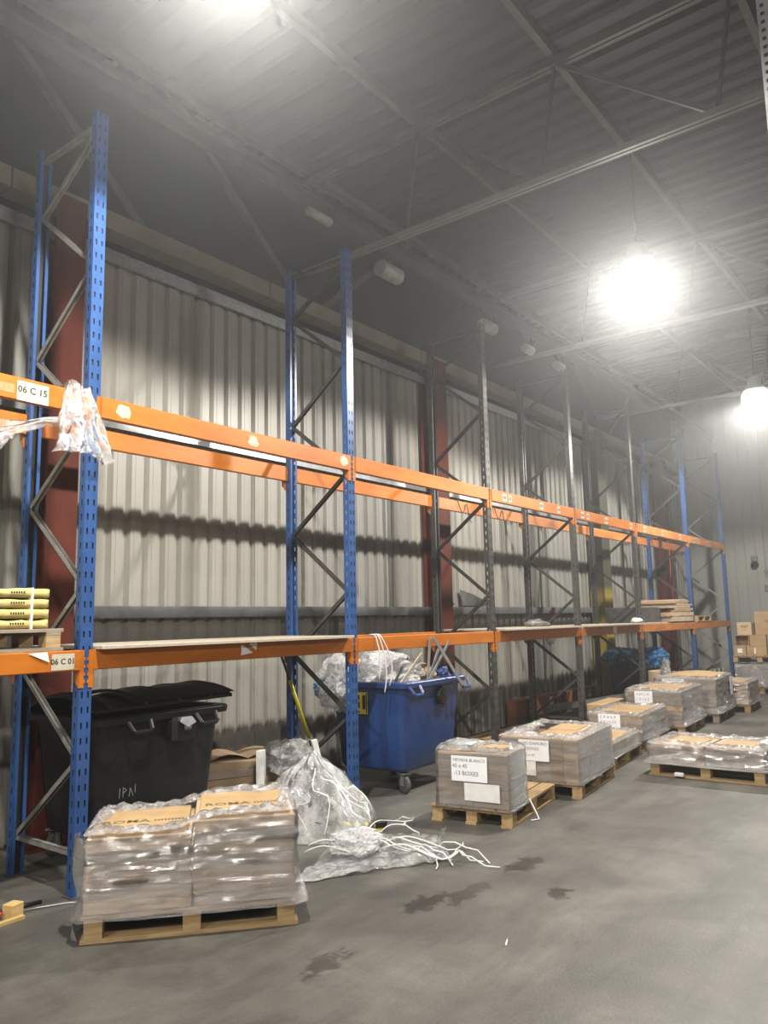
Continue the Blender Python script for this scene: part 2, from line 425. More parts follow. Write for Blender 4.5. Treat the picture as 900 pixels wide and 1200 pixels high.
# columns, H sections
def column(x, m, label, w=0.28, d=0.30):
    y0, y1 = YW - 0.04 - d, YW - 0.04
    o = struct(empty('steel_column', (x, (y0 + y1) / 2, 0)), label)
    MB().box(-w / 2, w / 2, -d / 2, -d / 2 + 0.018, 0, 5.5).build('flange', m, o)
    MB().box(-w / 2, w / 2, d / 2 - 0.018, d / 2, 0, 5.5).build('flange', m, o)
    MB().box(-0.007, 0.007, -d / 2 + 0.018, d / 2 - 0.018, 0, 5.5).build('web', m, o)
    MB().box(-0.2, 0.2, -0.2, 0.18, 0, 0.02).build('base_plate', m, o)
column(0.50, 'red_oxide', 'red oxide steel column behind the black bin')
column(6.35, 'red_oxide', 'red oxide steel column behind the blue bin')
column(12.25, 'olive_column', 'dark olive steel column with yellow painted foot', 0.4)
column(16.2, 'red_oxide', 'red oxide steel column near the far corner')

# roof trusses spanning the hall
ZB, ZT, WEB = 6.0, 7.18, 1.46
for ti, tx in enumerate((-1.0, 3.72, 8.42, 13.1)):
    o = struct(empty('roof_truss', (tx, 0, 0)), ('pale steel roof truss spanning over the camera', 'pale steel roof truss crossing in front of the nearer lamp', 'pale steel roof truss behind the nearer lamp', 'pale steel roof truss near the far lamp')[ti])
    b = MB()
    for s in (-1, 1): b.box(s * 0.028 - 0.018, s * 0.028 + 0.018, YR, YW - 0.1, ZB - 0.03, ZB + 0.03)
    b.build('bottom_chord', 'roof_steel', o)
    b = MB()
    for s in (-1, 1): b.box(s * 0.03 - 0.02, s * 0.03 + 0.02, YR, YW - 0.1, ZT - 0.04, ZT + 0.04)
    b.build('top_chord', 'purlin_steel', o)
    for k in range(10):
        yt = 1.35 - 1.66 * k
        if yt < YR + 1.5: break
        MB().bar((0, yt, ZT), (0, yt - WEB, ZB), 0.045, 0.045).build('web_strut', 'purlin_steel', o)
        MB().bar((0, yt - WEB, ZB), (0, yt - 1.66, ZT), 0.03, 0.03).build('web_strut', 'dark_roof_steel', o)
# purlins along the hall
for i, py in enumerate((1.35, -0.31, -1.97, -3.63, -5.29, -6.95, -8.61, -10.27)):
    b = MB().box(XW0, XW1, py - 0.035, py + 0.035, ZT + 0.03, ZT + 0.15)
    struct(b.build('roof_purlin', 'purlin_steel'), ('roof purlin along the cladding wall', 'roof purlin first from the cladding wall', 'roof purlin second from the cladding wall', 'roof purlin third from the cladding wall', 'roof purlin fourth from the cladding wall', 'roof purlin fifth from the cladding wall', 'roof purlin sixth from the cladding wall', 'roof purlin seventh from the cladding wall')[i])
# diagonal lattice standing on the eave beam
lat = struct(empty('eave_lattice', (0, 1.38, 0)), 'diagonal steel lattice between eave beam and roof')
for (xa, xb) in ((1.38, -0.55), (3.56, 1.55), (6.06, 8.1), (8.44, 10.6), (3.9, 6.0), (-1.0, -3.0), (12.9, 11.0), (13.2, 15.3)):
    MB().bar((xa, 0, 5.55), (xb, 0, 7.3), 0.06, 0.09).build('lattice_bar', 'purlin_steel' if xa < 6 else 'dark_roof_steel', lat)
# crane-rail like dark longitudinal beam inside the roof
struct(MB().box(XW0, XW1, 0.60, 0.66, 6.24, 6.36).box(XW0, XW1, 0.54, 0.72, 6.36, 6.375).build('roof_rail', 'dark_roof_steel'), 'dark longitudinal rail hung under the roof near the wall')

# ------------------------------------------------------------------ high-bay lamps
def lamp(x, y, z, label):
    o = tag(empty('high_bay_lamp', (x, y, z)), label, 'ceiling lamp', 'round high bay lamps under the roof')
    prof = [(0.225 * math.cos(a) if a < math.pi / 2 - 0.05 else 0.02, -0.20 * math.sin(a)) for a in [i * math.pi / 2 / 7 for i in range(8)]]
    bulb = [(0.19, 0.15), (0.22, 0.08)] + prof
    MB().lathe(bulb, 24, cap1=True).build('lit_globe', 'lamp_glow', o, True)
    MB().lathe([(0.06, 0.42), (0.11, 0.40), (0.115, 0.28), (0.19, 0.19), (0.19, 0.155), (0.0, 0.155)], 24, cap0=True).build('housing', 'lamp_white', o, True)
    MB().tube([(0, 0, 0.42), (0, 0, ZC - z)], 0.012, 8).build('hanging_rod', 'dark_roof_steel', o)
    ld = bpy.data.lights.new('lamp_beam', 'SPOT'); ld.energy = SPOT; ld.color = (1.0, 0.955, 0.87)
    ld.spot_size = R(158); ld.spot_blend = 0.16; ld.shadow_soft_size = 0.09
    lo = bpy.data.objects.new('lamp_beam', ld); col.objects.link(lo); lo.parent = o; lo.location = (0, 0, -0.06)
LZ = 5.43
lamp(5.33, -2.12, LZ, 'brightly lit round lamp, nearest in view, right of the blue upright')
lamp(11.6, -1.93, LZ, 'brightly lit round lamp, smaller one by the far wall')
lamp(-0.55, -2.05, LZ, 'brightly lit round lamp just above the frame, over the wrapped cartons')
lamp(-6.9, -2.1, LZ, 'lit round lamp behind the camera near the racking')
lamp(-4.6, -7.6, LZ, 'added fill lamp over the open side, unseen behind the camera')  # added out of view to brighten faces turned towards the camera

# old tubular fittings under the roof rail
for i, (tx, lab) in enumerate(((4.20, 'dusty white tube fitting under the roof, beside the second upright'), (6.55, 'dusty white tube fitting above the third upright'), (7.78, 'small dusty tube fitting past the third upright'), (8.9, 'small dusty tube fitting above the fourth upright'), (2.95, 'dusty tube fitting near the roof, left of the second upright'))):
    o = tag(empty('tube_fitting', (tx, 0.5, 5.90 if i < 4 else 6.1)), lab, 'roof fitting', 'old tube fittings under the roof')
    h = (0.19, 0.17, 0.13, 0.13, 0.18)[i]; r = (0.10, 0.085, 0.07, 0.07, 0.05)[i]
    MB().lathe([(r * 0.9, -h), (r, -h + 0.01), (r, h - 0.01), (r * 0.9, h)], 20, axis='x', cap0=True, cap1=True).build('shell', 'tube_white', o, True)
    MB().bar((0, 0, r), (0, 0.13, 6.26 - o.location.z), 0.03, 0.03, (1, 0, 0)).build('bracket', 'dark_roof_steel', o)
    MB().tube([(h + 0.02, 0, 0), (h + 0.08, 0, 0.06), (h + 0.1, 0.06, 0.25)], 0.015, 6).build('cable', 'black_part', o)

# ------------------------------------------------------------------ pallet racking
XS = [-2.75, 0.0, 2.8, 5.46, 7.98, 10.52, 13.51, 16.25]
DR = 0.785
HT = 5.50
PW, PD = 0.095, 0.07
Z1, Z2 = 1.575, 3.34
def post_mesh(name, m, h, w=PW, d=PD, pitch=0.05, hole=(.20, .33)):
    """open C section whose front and side faces are pierced by slots"""
    mb = MB(); t = w / 2
    def strip(p0, ex, cols, z_lo, z_hi):
        # cols: list of (a, b, is_slot) along ex
        for a, b, sl in cols:
            P0 = Vector(p0) + Vector(ex) * a; P1 = Vector(p0) + Vector(ex) * b
            if not sl:
                mb.add([(P0.x, P0.y, z_lo), (P1.x, P1.y, z_lo), (P1.x, P1.y, z_hi), (P0.x, P0.y, z_hi)], [(0, 1, 2, 3)])
            else:
                z = z_lo
                while z < z_hi - 1e-6:
                    e = min(z + pitch * 2 * 0.58, z_hi)
                    mb.add([(P0.x, P0.y, z), (P1.x, P1.y, z), (P1.x, P1.y, e), (P0.x, P0.y, e)], [(0, 1, 2, 3)]); z += pitch * 2
    c = w
    ha, hb = hole
    f = [(0, c * ha, 0), (c * ha, c * hb, 1), (c * hb, c * (1 - hb), 0), (c * (1 - hb), c * (1 - ha), 1), (c * (1 - ha), c, 0)]
    strip((-t, -d / 2, 0), (1, 0, 0), f, 0.0, h)
    g = [(0, d * .42, 0), (d * .42, d * .58, 1), (d * .58, d, 0)]
    strip((-t, d / 2, 0), (0, -1, 0), g, 0.0, h)
    strip((t, -d / 2, 0), (0, 1, 0), g, 0.0, h)
    # return lips at the back
    mb.box(-t, -t + 0.025, d / 2 - 0.002, d / 2, 0, h); mb.box(t - 0.025, t, d / 2 - 0.002, d / 2, 0, h)
    # added backing sheet: the dark inside the slots, put into its black colour
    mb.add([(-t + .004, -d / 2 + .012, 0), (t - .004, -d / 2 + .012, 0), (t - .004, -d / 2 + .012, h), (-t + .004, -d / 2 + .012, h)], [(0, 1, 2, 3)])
    return mb
rack = tag(empty('pallet_rack', (0, 0, 0)), 'long pallet rack with blue and dark posts and orange beams along the wall', 'pallet rack')
pm = {q: post_mesh('upright_post', q, HT).mesh('upright_post', q) for q in ('blue_paint', 'dark_paint')}
# the added backing is black, painting the shade inside a slotted post
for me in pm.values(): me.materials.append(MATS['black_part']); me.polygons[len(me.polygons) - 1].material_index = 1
FN = [0.85, 2.01, 3.18, 4.33, 5.38]
RN = [0.28, 1.41, 2.61, 3.76, 4.93]
def frame(i, x):
    blue = i in (0, 1, 2, 6, 7)
    me = pm['blue_paint' if blue else 'dark_paint']
    put('upright_post', me, rack, (x, 0, 0))
    o = put('upright_post', me, rack, (x, DR, 0)); o.rotation_euler.z = math.pi
    for y in (0, DR): MB().box(x - 0.065, x + 0.065, y - 0.06, y + 0.06, 0, 0.008).build('foot_plate', 'dark_paint', rack)
    bm = 'brace_zinc' if i in (0, 1, 7) else 'brace_dark'
    ya, yb = 0.02, DR - 0.02
    def br(a, b):
        m = MB()
        d = (Vector((0, b[0], b[1])) - Vector((0, a[0], a[1])))
        L = d.length; ang = math.atan2(d.z, d.y)
        Mx = Matrix.Translation((x, a[0], a[1])) @ Matrix.Rotation(ang, 4, 'X')
        m.box(-0.018, 0.018, 0, L, -0.017, -0.014, Mx); m.box(-0.018, -0.015, 0, L, -0.017, 0.017, Mx); m.box(0.015, 0.018, 0, L, -0.017, 0.017, Mx)
        m.build('brace', bm, rack)
    br((yb, 0.26), (ya, 0.26))
    for k in range(5):
        br((yb, RN[k]), (ya, FN[k]))
        if k < 4: br((ya, FN[k]), (yb, RN[k + 1]))
    br((ya, 5.42), (yb, 5.42))
for i, x in enumerate(XS): frame(i, x)

labels_top = {1: (-0.44,), 2: (0.23, 1.49, 2.67), 4: (5.83, 6.88, 7.42), 5: (8.25, 9.18, 10.27), 6: (10.95, 11.9, 12.9), 7: (13.9, 14.7)}
tri = {}
def beam(i, level, rear):
    x0, x1 = XS[i] + PW / 2 + 0.004, XS[i + 1] - PW / 2 - 0.004
    zt, h = (Z2, 0.155) if level == 2 else (Z1, 0.135)
    y0 = -0.05 if not rear else DR + 0.005
    worn = (level == 2 and i in (5, 6)) or (level == 2 and rear and i in (3, 4)) or (level == 1 and i in (4, 5))
    m = 'orange_worn' if worn else 'orange_paint'
    o = MB()
    rings = []
    for xx in (x0, x1):
        rings.append([(xx, y0, zt - h + .006), (xx, y0 + .006, zt - h), (xx, y0 + .04, zt - h), (xx, y0 + .045, zt - h + .006), (xx, y0 + .045, zt - .006), (xx, y0 + .04, zt), (xx, y0 + .006, zt), (xx, y0, zt - .006)])
    o.loft(rings, True, True)
    o = o.build('load_beam', m, rack)
    for s, xx in ((1, x0), (-1, x1)):
        c = MB()
        yf = -0.041 if not rear else DR + 0.036
        a, b = (xx - 0.034, xx + 0.004) if s > 0 else (xx - 0.004, xx + 0.034)
        za, zb = zt - 0.25, zt
        c.box(a, b, yf, yf + 0.004, za, zb)                             # plate over the post face
        # side gusset under the beam
        gx = xx + s * 0.002
        p = [(gx, yf, za), (gx, yf + 0.05, za + .05), (gx, yf + 0.05, zb), (gx, yf, zb)]
        q = [(gx + s * 0.004, y, z) for _, y, z in p]
        c.add(p + q, [(0, 1, 2, 3), (7, 6, 5, 4), (0, 4, 5, 1), (1, 5, 6, 2), (2, 6, 7, 3), (3, 7, 4, 0)])
        # hooks
        for z in (za + 0.03, za + 0.08, za + 0.13, za + 0.18):
            hx = (a - 0.010, a) if s > 0 else (b, b + 0.010)
            c.box(hx[0], hx[1], yf, yf + 0.004, z, z + 0.022)
        c.build('beam_connector', m, o)
    return o
for i in range(7):
    for level in (1, 2):
        for rear in (False, True):
            o = beam(i, level, rear)
            if level == 2 and not rear:
                for lx in labels_top.get(i + 0, ()) if False else ():
                    pass
                for j, lx in enumerate([q for q in (0.23, 1.49, 2.67, 5.83, 5.98, 6.88, 7.42, 8.25, 8.45, 9.18, 10.27, 10.95, 11.9, 12.95, 13.9, 14.15, 15.0) if XS[i] < q < XS[i + 1]]):
                    w = 0.085 if j % 2 else 0.11
                    y0 = -0.0512
                    if lx < 3:
                        n = 14; cz = Z2 - 0.075
                        ring = [(lx + 0.085 * math.cos(2 * math.pi * t / n) * (0.75 + 0.4 * nz(t * 1.7, lx * 3)), cz + 0.058 * math.sin(2 * math.pi * t / n) * (0.85 + 0.35 * nz(t * 2.3, lx * 5, 3))) for t in range(n)]
                        MB().loft([[(a, y, c) for a, c in ring] for y in (y0 + .001, y0 - 0.0005)], False, True).build('torn_label', 'label_torn', o)
                    else:
                        MB().box(lx - w / 2, lx + w / 2, y0 - .0005, y0 + .001, Z2 - 0.125, Z2 - 0.03).build('location_label', 'label_paper', o)
                        sm = MB()
                        for q in range(3): sm.box(lx - w * .38 + q * w * .28, lx - w * .38 + q * w * .28 + w * .17, y0 - .001, y0, Z2 - 0.10, Z2 - 0.055)
                        sm.build('location_marking', 'ink', o)
                if i == 0:
                    MB().box(-0.56, -0.345, -0.0522, -0.0502, 3.188, 3.318).build('location_label', 'label_paper', o)
                    text('lettering', '06 C 15', 0.062, 'ink', o, face_M((-0.455, -0.0525, 3.262), (1, 0, 0), (0, 0, 1)))
                    MB().box(-0.68, -0.575, -0.0515, -0.0502, 3.225, 3.285).build('faded_label', 'faded_red_label', o)
            if level == 1 and not rear and i == 0:
                MB().box(-0.255, -0.095, -0.0522, -0.0502, 1.452, 1.556).build('location_label', 'label_paper', o)
                text('lettering', '06 C 01', 0.052, 'ink', o, face_M((-0.175, -0.0525, 1.505), (1, 0, 0), (0, 0, 1)))
            if level == 1 and not rear and i == 4:
                MB().box(9.2, 9.34, -0.0522, -0.0502, 1.45, 1.56).build('location_label', 'white_paper', o)

# boards laid over the lower beams
for i, (a, b, over, lab) in enumerate(((0.06, 2.7, 0.08, 'pale chipboard deck on the lower beams above the black bin'),
                                       (5.58, 7.9, 0.08, 'pale chipboard deck on the lower beams, third bay'),
                                       (8.08, 10.4, 0.08, 'pale chipboard deck on the lower beams, fourth bay'),
                                       (10.65, 13.4, -0.05, 'chipboard deck under the flattened cardboard'))):
    d = MB().bbox(a, b, -0.05 - over, DR + 0.06, Z1 + 0.002, Z1 + 0.024, 0.003)
    tag(d.build('shelf_board', 'chipboard'), lab, 'shelf board', 'boards on the lower rack level')
# a torn white label piece sticking to the lower beam
tag(MB().grid(6, 3, lambda u, v: (1.36 + 0.17 * u, -0.053 - 0.006 * math.sin(u * 5 + v * 3), 1.475 + 0.08 * v + 0.02 * u)).build('torn_paper', 'white_paper', None, True), 'scrap of pale paper hanging on the lower beam, left bay', 'paper scrap')
tag(MB().add([(-0.41, -0.055, 1.565), (-0.29, -0.06, 1.57), (-0.275, -0.062, 1.505), (-0.412, -0.0555, 1.566), (-0.29, -0.0605, 1.5715), (-0.275, -0.063, 1.506)], [(0, 1, 2), (5, 4, 3), (0, 3, 4, 1), (1, 4, 5, 2), (2, 5, 3, 0)]).build('torn_paper', 'white_paper'), 'white paper corner poking out under the yellow wrapped stack', 'paper scrap')

# ------------------------------------------------------------------ wooden pallets
def pallet(x, y, rz, label, L=1.2, W=0.8, m='pallet_wood', boards=5):
    """long side along local X; three skids along X with blocks between; origin at the centre"""
    o = tag(empty('wooden_pallet', (x, y, 0), rz), label, 'pallet', 'wooden pallets on the floor')
    bw = W / 5.5
    for k in range(boards):
        yc = -W / 2 + bw / 2 + (W - bw) * k / (boards - 1)
        jit = random.uniform(-.006, .006)
        MB().bbox(-L / 2 + jit, L / 2 + jit, yc - bw / 2, yc + bw / 2, 0.122, 0.144, 0.003).build('deck_board', m, o)
    for xx in (-L / 2 + 0.07, 0, L / 2 - 0.07):
        MB().box(xx - 0.05, xx + 0.05, -W / 2, W / 2, 0.10, 0.1215).build('stringer_board', m, o)
        for yy in (-W / 2 + 0.05, 0, W / 2 - 0.05):
            MB().bbox(xx - 0.05, xx + 0.05, yy - 0.05, yy + 0.05, 0.022, 0.0995, 0.002).build('block', m, o)
    for yy in (-W / 2 + 0.05, 0, W / 2 - 0.05):
        MB().bbox(-L / 2, L / 2, yy - 0.05, yy + 0.05, 0.0, 0.0215, 0.002).build('skid_board', m, o)
    return o

# stretch film wrapped round a load (local coordinates)
def wrap(parent, x0, x1, y0, y1, z0, z1, m, seed=0.0, amp=0.008, flare=0.03, ruffle=0.12, ztop=None, mtop='ruffle_film', tilt=None):
    per = []
    nxs, nys = max(6, int((x1 - x0) / 0.03)), max(6, int((y1 - y0) / 0.03))
    for i in range(nxs): per.append((x0 + (x1 - x0) * i / nxs, y0, 0, -1))
    for i in range(nys): per.append((x1, y0 + (y1 - y0) * i / nys, 1, 0))
    for i in range(nxs): per.append((x1 - (x1 - x0) * i / nxs, y1, 0, 1))
    for i in range(nys): per.append((x0, y1 - (y1 - y0) * i / nys, -1, 0))
    cx, cy = (x0 + x1) / 2, (y0 + y1) / 2
    tz = tilt or (lambda a, b: 0.0)
    rings = []
    NZ = max(8, int((z1 - z0) / 0.02))
    for k in range(NZ + 1):
        t = k / NZ; ring = []
        for (a, b, ex, ey) in per:
            z = z0 + (z1 + tz(a, b) - z0) * t
            d = 0.010 + amp * (nz(a * 4 + seed, b * 4 + 3, z * 26) + 0.6 * nz(a * 11 + seed, b * 11, z * 55)) + flare * (1 - t) ** 5
            dx, dy = (a - cx), (b - cy); l = math.hypot(dx, dy)
            ring.append((a + (ex * 0.75 + dx / l * 0.35) * d, b + (ey * 0.75 + dy / l * 0.35) * d, z + 0.004 * nz(a * 9, b * 9, seed)))
        rings.append(ring)
    MB().loft(rings).build('stretch_film', m, parent, True)
    # crumpled rim folded over the top
    rings = []
    for k in range(8):
        t = k / 7; ring = []
        for (a, b, ex, ey) in per:
            rr_ = ruffle * (1 + 0.7 * nz(a * 5 + seed, b * 5, 9))
            dx, dy = (cx - a), (cy - b); l = math.hypot(dx, dy)
            ux = max(-1, min(1, dx / (abs(x1 - x0) * 0.5))) ; uy = max(-1, min(1, dy / (abs(y1 - y0) * 0.5)))
            z = z1 + tz(a, b) + 0.006 + 0.02 * math.sin(t * math.pi) + 0.035 * abs(nz(a * 13 + seed, b * 13, t * 5)) * (0.3 + math.sin(t * math.pi))
            ring.append((a + ux * rr_ * t + ex * 0.012 * (1 - t), b + uy * rr_ * t + ey * 0.012 * (1 - t), z))
        rings.append(ring)
    MB().loft(rings).build('film_rim', mtop, parent, True)

def cartons(parent, boxes, mats, name='carton', jit=0.006):
    for k, (a, b, c, d, e, f) in enumerate(boxes):
        j1, j2 = random.uniform(-jit, jit), random.uniform(-jit, jit)
        o = MB().bbox(a + j1, b + j1, c + j2, d + j2, e + 0.001, f - 0.001, 0.004).build(name, mats[k % len(mats)], parent)

def scribble(parent, M, rows, w, h, seed):
    """illegible marker lines on a sheet of paper"""
    mb = MB(); rnd = random.Random(seed)
    for r_ in range(rows):
        yb = h / 2 - (r_ + 0.8) * h / (rows + 0.6)
        n = rnd.randint(5, 8); hh = h / (rows + .6) * 0.42
        for q in range(n):
            xx = -w * 0.38 + q * w * 0.78 / n
            s = w * 0.05
            for (u0_, v0, u1, v1) in rnd.sample([(0, 0, 0, 1), (0, 1, 1, 1), (0, 0, 1, 0), (0, .5, 1, .5), (1, 0, 1, 1), (0, 0, 1, 1)], 3):
                p0, p1 = M @ Vector((xx + u0_ * s, yb + v0 * hh, .0008)), M @ Vector((xx + u1 * s, yb + v1 * hh, .0008))
                mb.bar(p0, p1, w * 0.012, w * 0.012, M.to_3x3() @ Vector((0, 0, 1)))
    return mb.build('marker_lines', 'ink', parent)

# --- wrapped cartons in the foreground
A = Vector((-0.43, -0.74)); Bv = Vector((0.49, -1.53))
ang = math.atan2(Bv.y - A.y, Bv.x - A.x)
nrm = Vector((-math.sin(ang), math.cos(ang)))
mid = (A + Bv) / 2 + nrm * 0.40
pallet(mid.x, mid.y, ang, 'light wooden pallet under the big wrapped cartons in the foreground')
o = tag(empty('wrapped_cartons', (mid.x, mid.y, 0), ang), 'film-wrapped double stack of tile cartons in the foreground, nearest load', 'wrapped load', 'wrapped carton loads on pallets')
bx_ = []
zl, zr = [0.146], [0.146]
for k in range(6): zl.append(zl[-1] + 0.066)
for k in range(7): zr.append(zr[-1] + 0.066)
for k in range(6): bx_.append((-0.585, -0.005, -0.385, 0.255, zl[k], zl[k + 1]))
for k in range(7): bx_.append((0.004, 0.585, -0.385, 0.255, zr[k], zr[k + 1]))
cartons(o, bx_, ['carton', 'carton_grey', 'carton', 'carton', 'carton_grey'])
# lighter top cartons with print
for (a, b, zt_, w_) in ((-0.56, -0.03, zl[-1], 'ROMA'), (0.03, 0.56, zr[-1], 'ROMA')):
    c_ = MB().bbox(a, b, -0.35, 0.22, zt_ + 0.001, zt_ + 0.03, 0.005).build('top_carton', 'carton_light', o)
    text('printed_name', w_, 0.095, 'carton_dark', c_, face_M(((a + b) / 2 - 0.10, -0.14, zt_ + 0.0305), (1, 0, 0), (0, 1, 0)))
    pr = MB()
    for q in range(9): pr.box((a + b) / 2 + 0.06 + q * 0.02, (a + b) / 2 + 0.073 + q * 0.02, -0.16, -0.12, zt_ + 0.03, zt_ + 0.0308)
    pr.build('printed_line', 'carton_dark', c_)
wrap(o, -0.59, 0.59, -0.39, 0.26, 0.125, zl[-1] + 0.02, 'wrap_film', 1.3, 0.012, 0.06, 0.085, tilt=lambda a, b: 0.066 * max(0, min(1, (a + 0.12) / 0.24)))
# loose tail of film at the left corner
MB().grid(10, 24, lambda u, v: (-0.61 - 0.05 * u - 0.03 * math.sin(v * 6 + u * 4), -0.40 + 0.25 * u + 0.03 * nz(u * 4, v * 6), 0.01 + 0.55 * v - 0.02 * u)).build('film_tail', 'wrap_film', o, True)

# --- NEVADA BLANCO load on a half-filled pallet
rb = R(8.5)
def rot2(x, y, a): return (x * math.cos(a) - y * math.sin(a), x * math.sin(a) + y * math.cos(a))
fr = Vector((2.98, -1.56))
dx, dy = rot2(0.6, 0.37, rb)
pallet(fr.x + dx, fr.y + dy, rb, 'wooden pallet half filled, under the load with the lower white sign', W=0.74)
o = tag(empty('wrapped_cartons', (fr.x + dx, fr.y + dy, 0), rb), 'small wrapped load with handwritten sign, 13 boxes, on a half-empty pallet', 'wrapped load', 'wrapped carton loads on pallets')
bx_ = []
for k in range(6):
    for c_ in range(2):
        bx_.append((-0.585, -0.17, -0.345 + c_ * 0.325, -0.025 + c_ * 0.325, 0.146 + k * 0.074, 0.22 + k * 0.074))
cartons(o, bx_, ['carton', 'carton_grey', 'carton'], jit=0.003)
MB().bbox(-0.52, -0.24, -0.22, 0.12, 0.592, 0.606, 0.004).build('top_carton', 'carton_light', o)
MB().bbox(-0.44, -0.28, -0.28, -0.08, 0.608, 0.622, 0.004).build('top_carton', 'carton_light', o)
wrap(o, -0.595, -0.16, -0.355, 0.31, 0.13, 0.60, 'wrap_film', 7.7, 0.006, 0.015, 0.10)
# crumpled film bunched on the left of the top
MB().grid(22, 14, lambda u, v: (-0.58 + 0.30 * v, 0.00 + 0.31 * u, 0.615 + 0.05 * math.sin(u * 3.1) * math.sin(v * 3.1) + 0.05 * abs(nz(u * 7, v * 6, 2)))).build('film_bunch', 'ruffle_film', o, True)
s_ = MB().box(-0.6225, -0.6205, -0.175, 0.155, 0.355, 0.565).build('paper_sign', 'white_paper', o)
for q, (tx_, zz, sz) in enumerate((('NEVADA BLANCO', 0.530, 0.036), ('45 x 45', 0.480, 0.046), ('-13 BOXES', 0.42, 0.050))):
    text('handwriting', tx_, sz, 'ink', s_, face_M((-0.623, -0.01 + (0.0, 0.085, 0.03)[q], zz), (0, -1, 0.0), (0, 0, 1)), bold=-0.004)
MB().box(-0.6205, -0.6195, -0.28, 0.04, 0.20, 0.345).build('blank_sheet', 'white_plastic', o)
# loose white strap on the empty half
tag(MB().tube([Vector((*(Vector((3.50, -1.37)) + Vector(q[:2])), q[2])) for q in ((0.1, 0.18, 0.20), (0.03, 0.10, 0.158), (-0.05, -0.02, 0.158), (-0.08, -0.13, 0.15), (-0.10, -0.20, 0.05), (-0.13, -0.24, 0.008), (-0.2, -0.2, 0.008))], 0.006, 6).build('plastic_strap', 'white_plastic', None, True), 'white plastic strap hanging off the half-empty pallet', 'strap')

# --- LISO load
rc = R(7)
fr = Vector((4.28, -1.60))
dx, dy = rot2(0.6, 0.42, rc)
pallet(fr.x + dx, fr.y + dy, rc, 'wooden pallet under the large grey-wrapped load with the upper white sign', W=0.84)
o = tag(empty('wrapped_cartons', (fr.x + dx, fr.y + dy, 0), rc), 'large grey-wrapped load with handwritten sign, 22 boxes', 'wrapped load', 'wrapped carton loads on pallets')
bx_ = []
ys = [-0.40, -0.245, -0.12, 0.12, 0.40]
for k in range(2):
    for q in range(4):
        for e in range(3):
            bx_.append((-0.585 + e * 0.39, -0.2 + e * 0.39, ys[q], ys[q + 1] - 0.006, 0.146 + k * 0.20, 0.345 + k * 0.20))
cartons(o, bx_[:22], ['carton', 'carton', 'carton_grey', 'carton_light'], jit=0.003)
cartons(o, [(-0.45, 0.0, -0.25, 0.05, 0.547, 0.556), (0.02, 0.45, -0.2, 0.1, 0.547, 0.56)], ['carton_light'], 'top_carton')
wrap(o, -0.59, 0.60, -0.41, 0.41, 0.13, 0.545, 'wrap_film_thick', 17.7, 0.007, 0.02, 0.14)
s_ = MB().box(-0.6225, -0.6205, -0.12, 0.19, 0.33, 0.53).build('paper_sign', 'white_paper', o)
for q, (tx_, zz, sz) in enumerate((('LISO DAMURO', 0.495, 0.042), ('22 BOXES', 0.445, 0.042), ('45 x 45', 0.385, 0.036))):
    text('handwriting', tx_, sz, 'ink', s_, face_M((-0.623, (0.035, 0.07, 0.08)[q], zz), (0, -1, 0), (0, 0, 1)), bold=-0.004)
MB().box(-0.6205, -0.6195, 0.02, 0.24, 0.19, 0.325).build('blank_sheet', 'white_plastic', o)

# --- further loads along the aisle
def load(x, y, rz, L, W, h, layers, label, plabel, mats, fm, sign=None, seed=0, pm_='pallet_wood', topcarton=True, jit=0.01, half=None, flare=0.035):
    dx, dy = rot2(L / 2, W / 2, rz)
    pallet(x + dx, y + dy, rz, plabel, L, W, pm_)
    o = tag(empty('wrapped_cartons', (x + dx, y + dy, 0), rz), label, 'wrapped load', 'wrapped carton loads on pallets')
    bx_ = []; dz = (h - 0.146) / layers
    for k in range(layers):
        off = (0.146 + k * dz, 0.146 + (k + 1) * dz)
        bx_.append((-L / 2 + .02, -.005, -W / 2 + .02, W / 2 - .02, *off)); bx_.append((.005, L / 2 - .02, -W / 2 + .02, W / 2 - .02, *off))
    cartons(o, bx_, mats, jit=jit)
    if topcarton:
        cartons(o, [(-L / 2 + .06, -0.02, -W / 2 + .06, W / 2 - 0.08, h + .001, h + .012), (0.03, L / 2 - 0.1, -W / 2 + .1, W / 2 - 0.1, h + .001, h + .016)], ['carton_light'], 'top_carton')
    wrap(o, -L / 2 + .01, L / 2 - .01, -W / 2 + .01, W / 2 - .01, 0.14, h, fm, seed, 0.012, flare, 0.07)
    if sign:
        y0, y1, z0, z1 = sign
        xf = -L / 2 - 0.022
        s_ = MB().box(xf - .002, xf, y0, y1, z0, z1).build('paper_sign', 'white_paper', o)
        scribble(s_, face_M((xf - .002, (y0 + y1) / 2, (z0 + z1) / 2), (0, -1, 0), (0, 0, 1)), 4, y1 - y0, z1 - z0, seed)
    return o
load(5.82, -1.32, R(6), 1.2, 0.8, 0.28, 2, 'low remnant of wrapped cartons just behind the load with the upper white sign', 'pale wooden pallet under the low remnant of cartons', ['carton_light', 'carton'], 'wrap_film', None, 31, 'wood_new')
load(7.15, -1.18, R(4), 1.25, 0.74, 0.45, 6, 'brown layered cartons with tall white sheet, third signed load along the aisle', 'wooden pallet under the third signed load along the aisle', ['carton', 'carton_grey', 'carton_far', 'carton'], 'wrap_film', (-0.09, 0.20, 0.16, 0.46), 42, jit=0.02)
load(8.75, -1.20, R(4), 1.3, 0.84, 0.62, 7, 'sagging brown carton stack with narrow white sheet, fourth signed load', 'wooden pallet under the sagging brown carton stack', ['carton', 'carton_far', 'carton_grey', 'carton_far', 'carton'], 'wrap_film', (0.0, 0.26, 0.28, 0.62), 53, flare=0.045, jit=0.025)
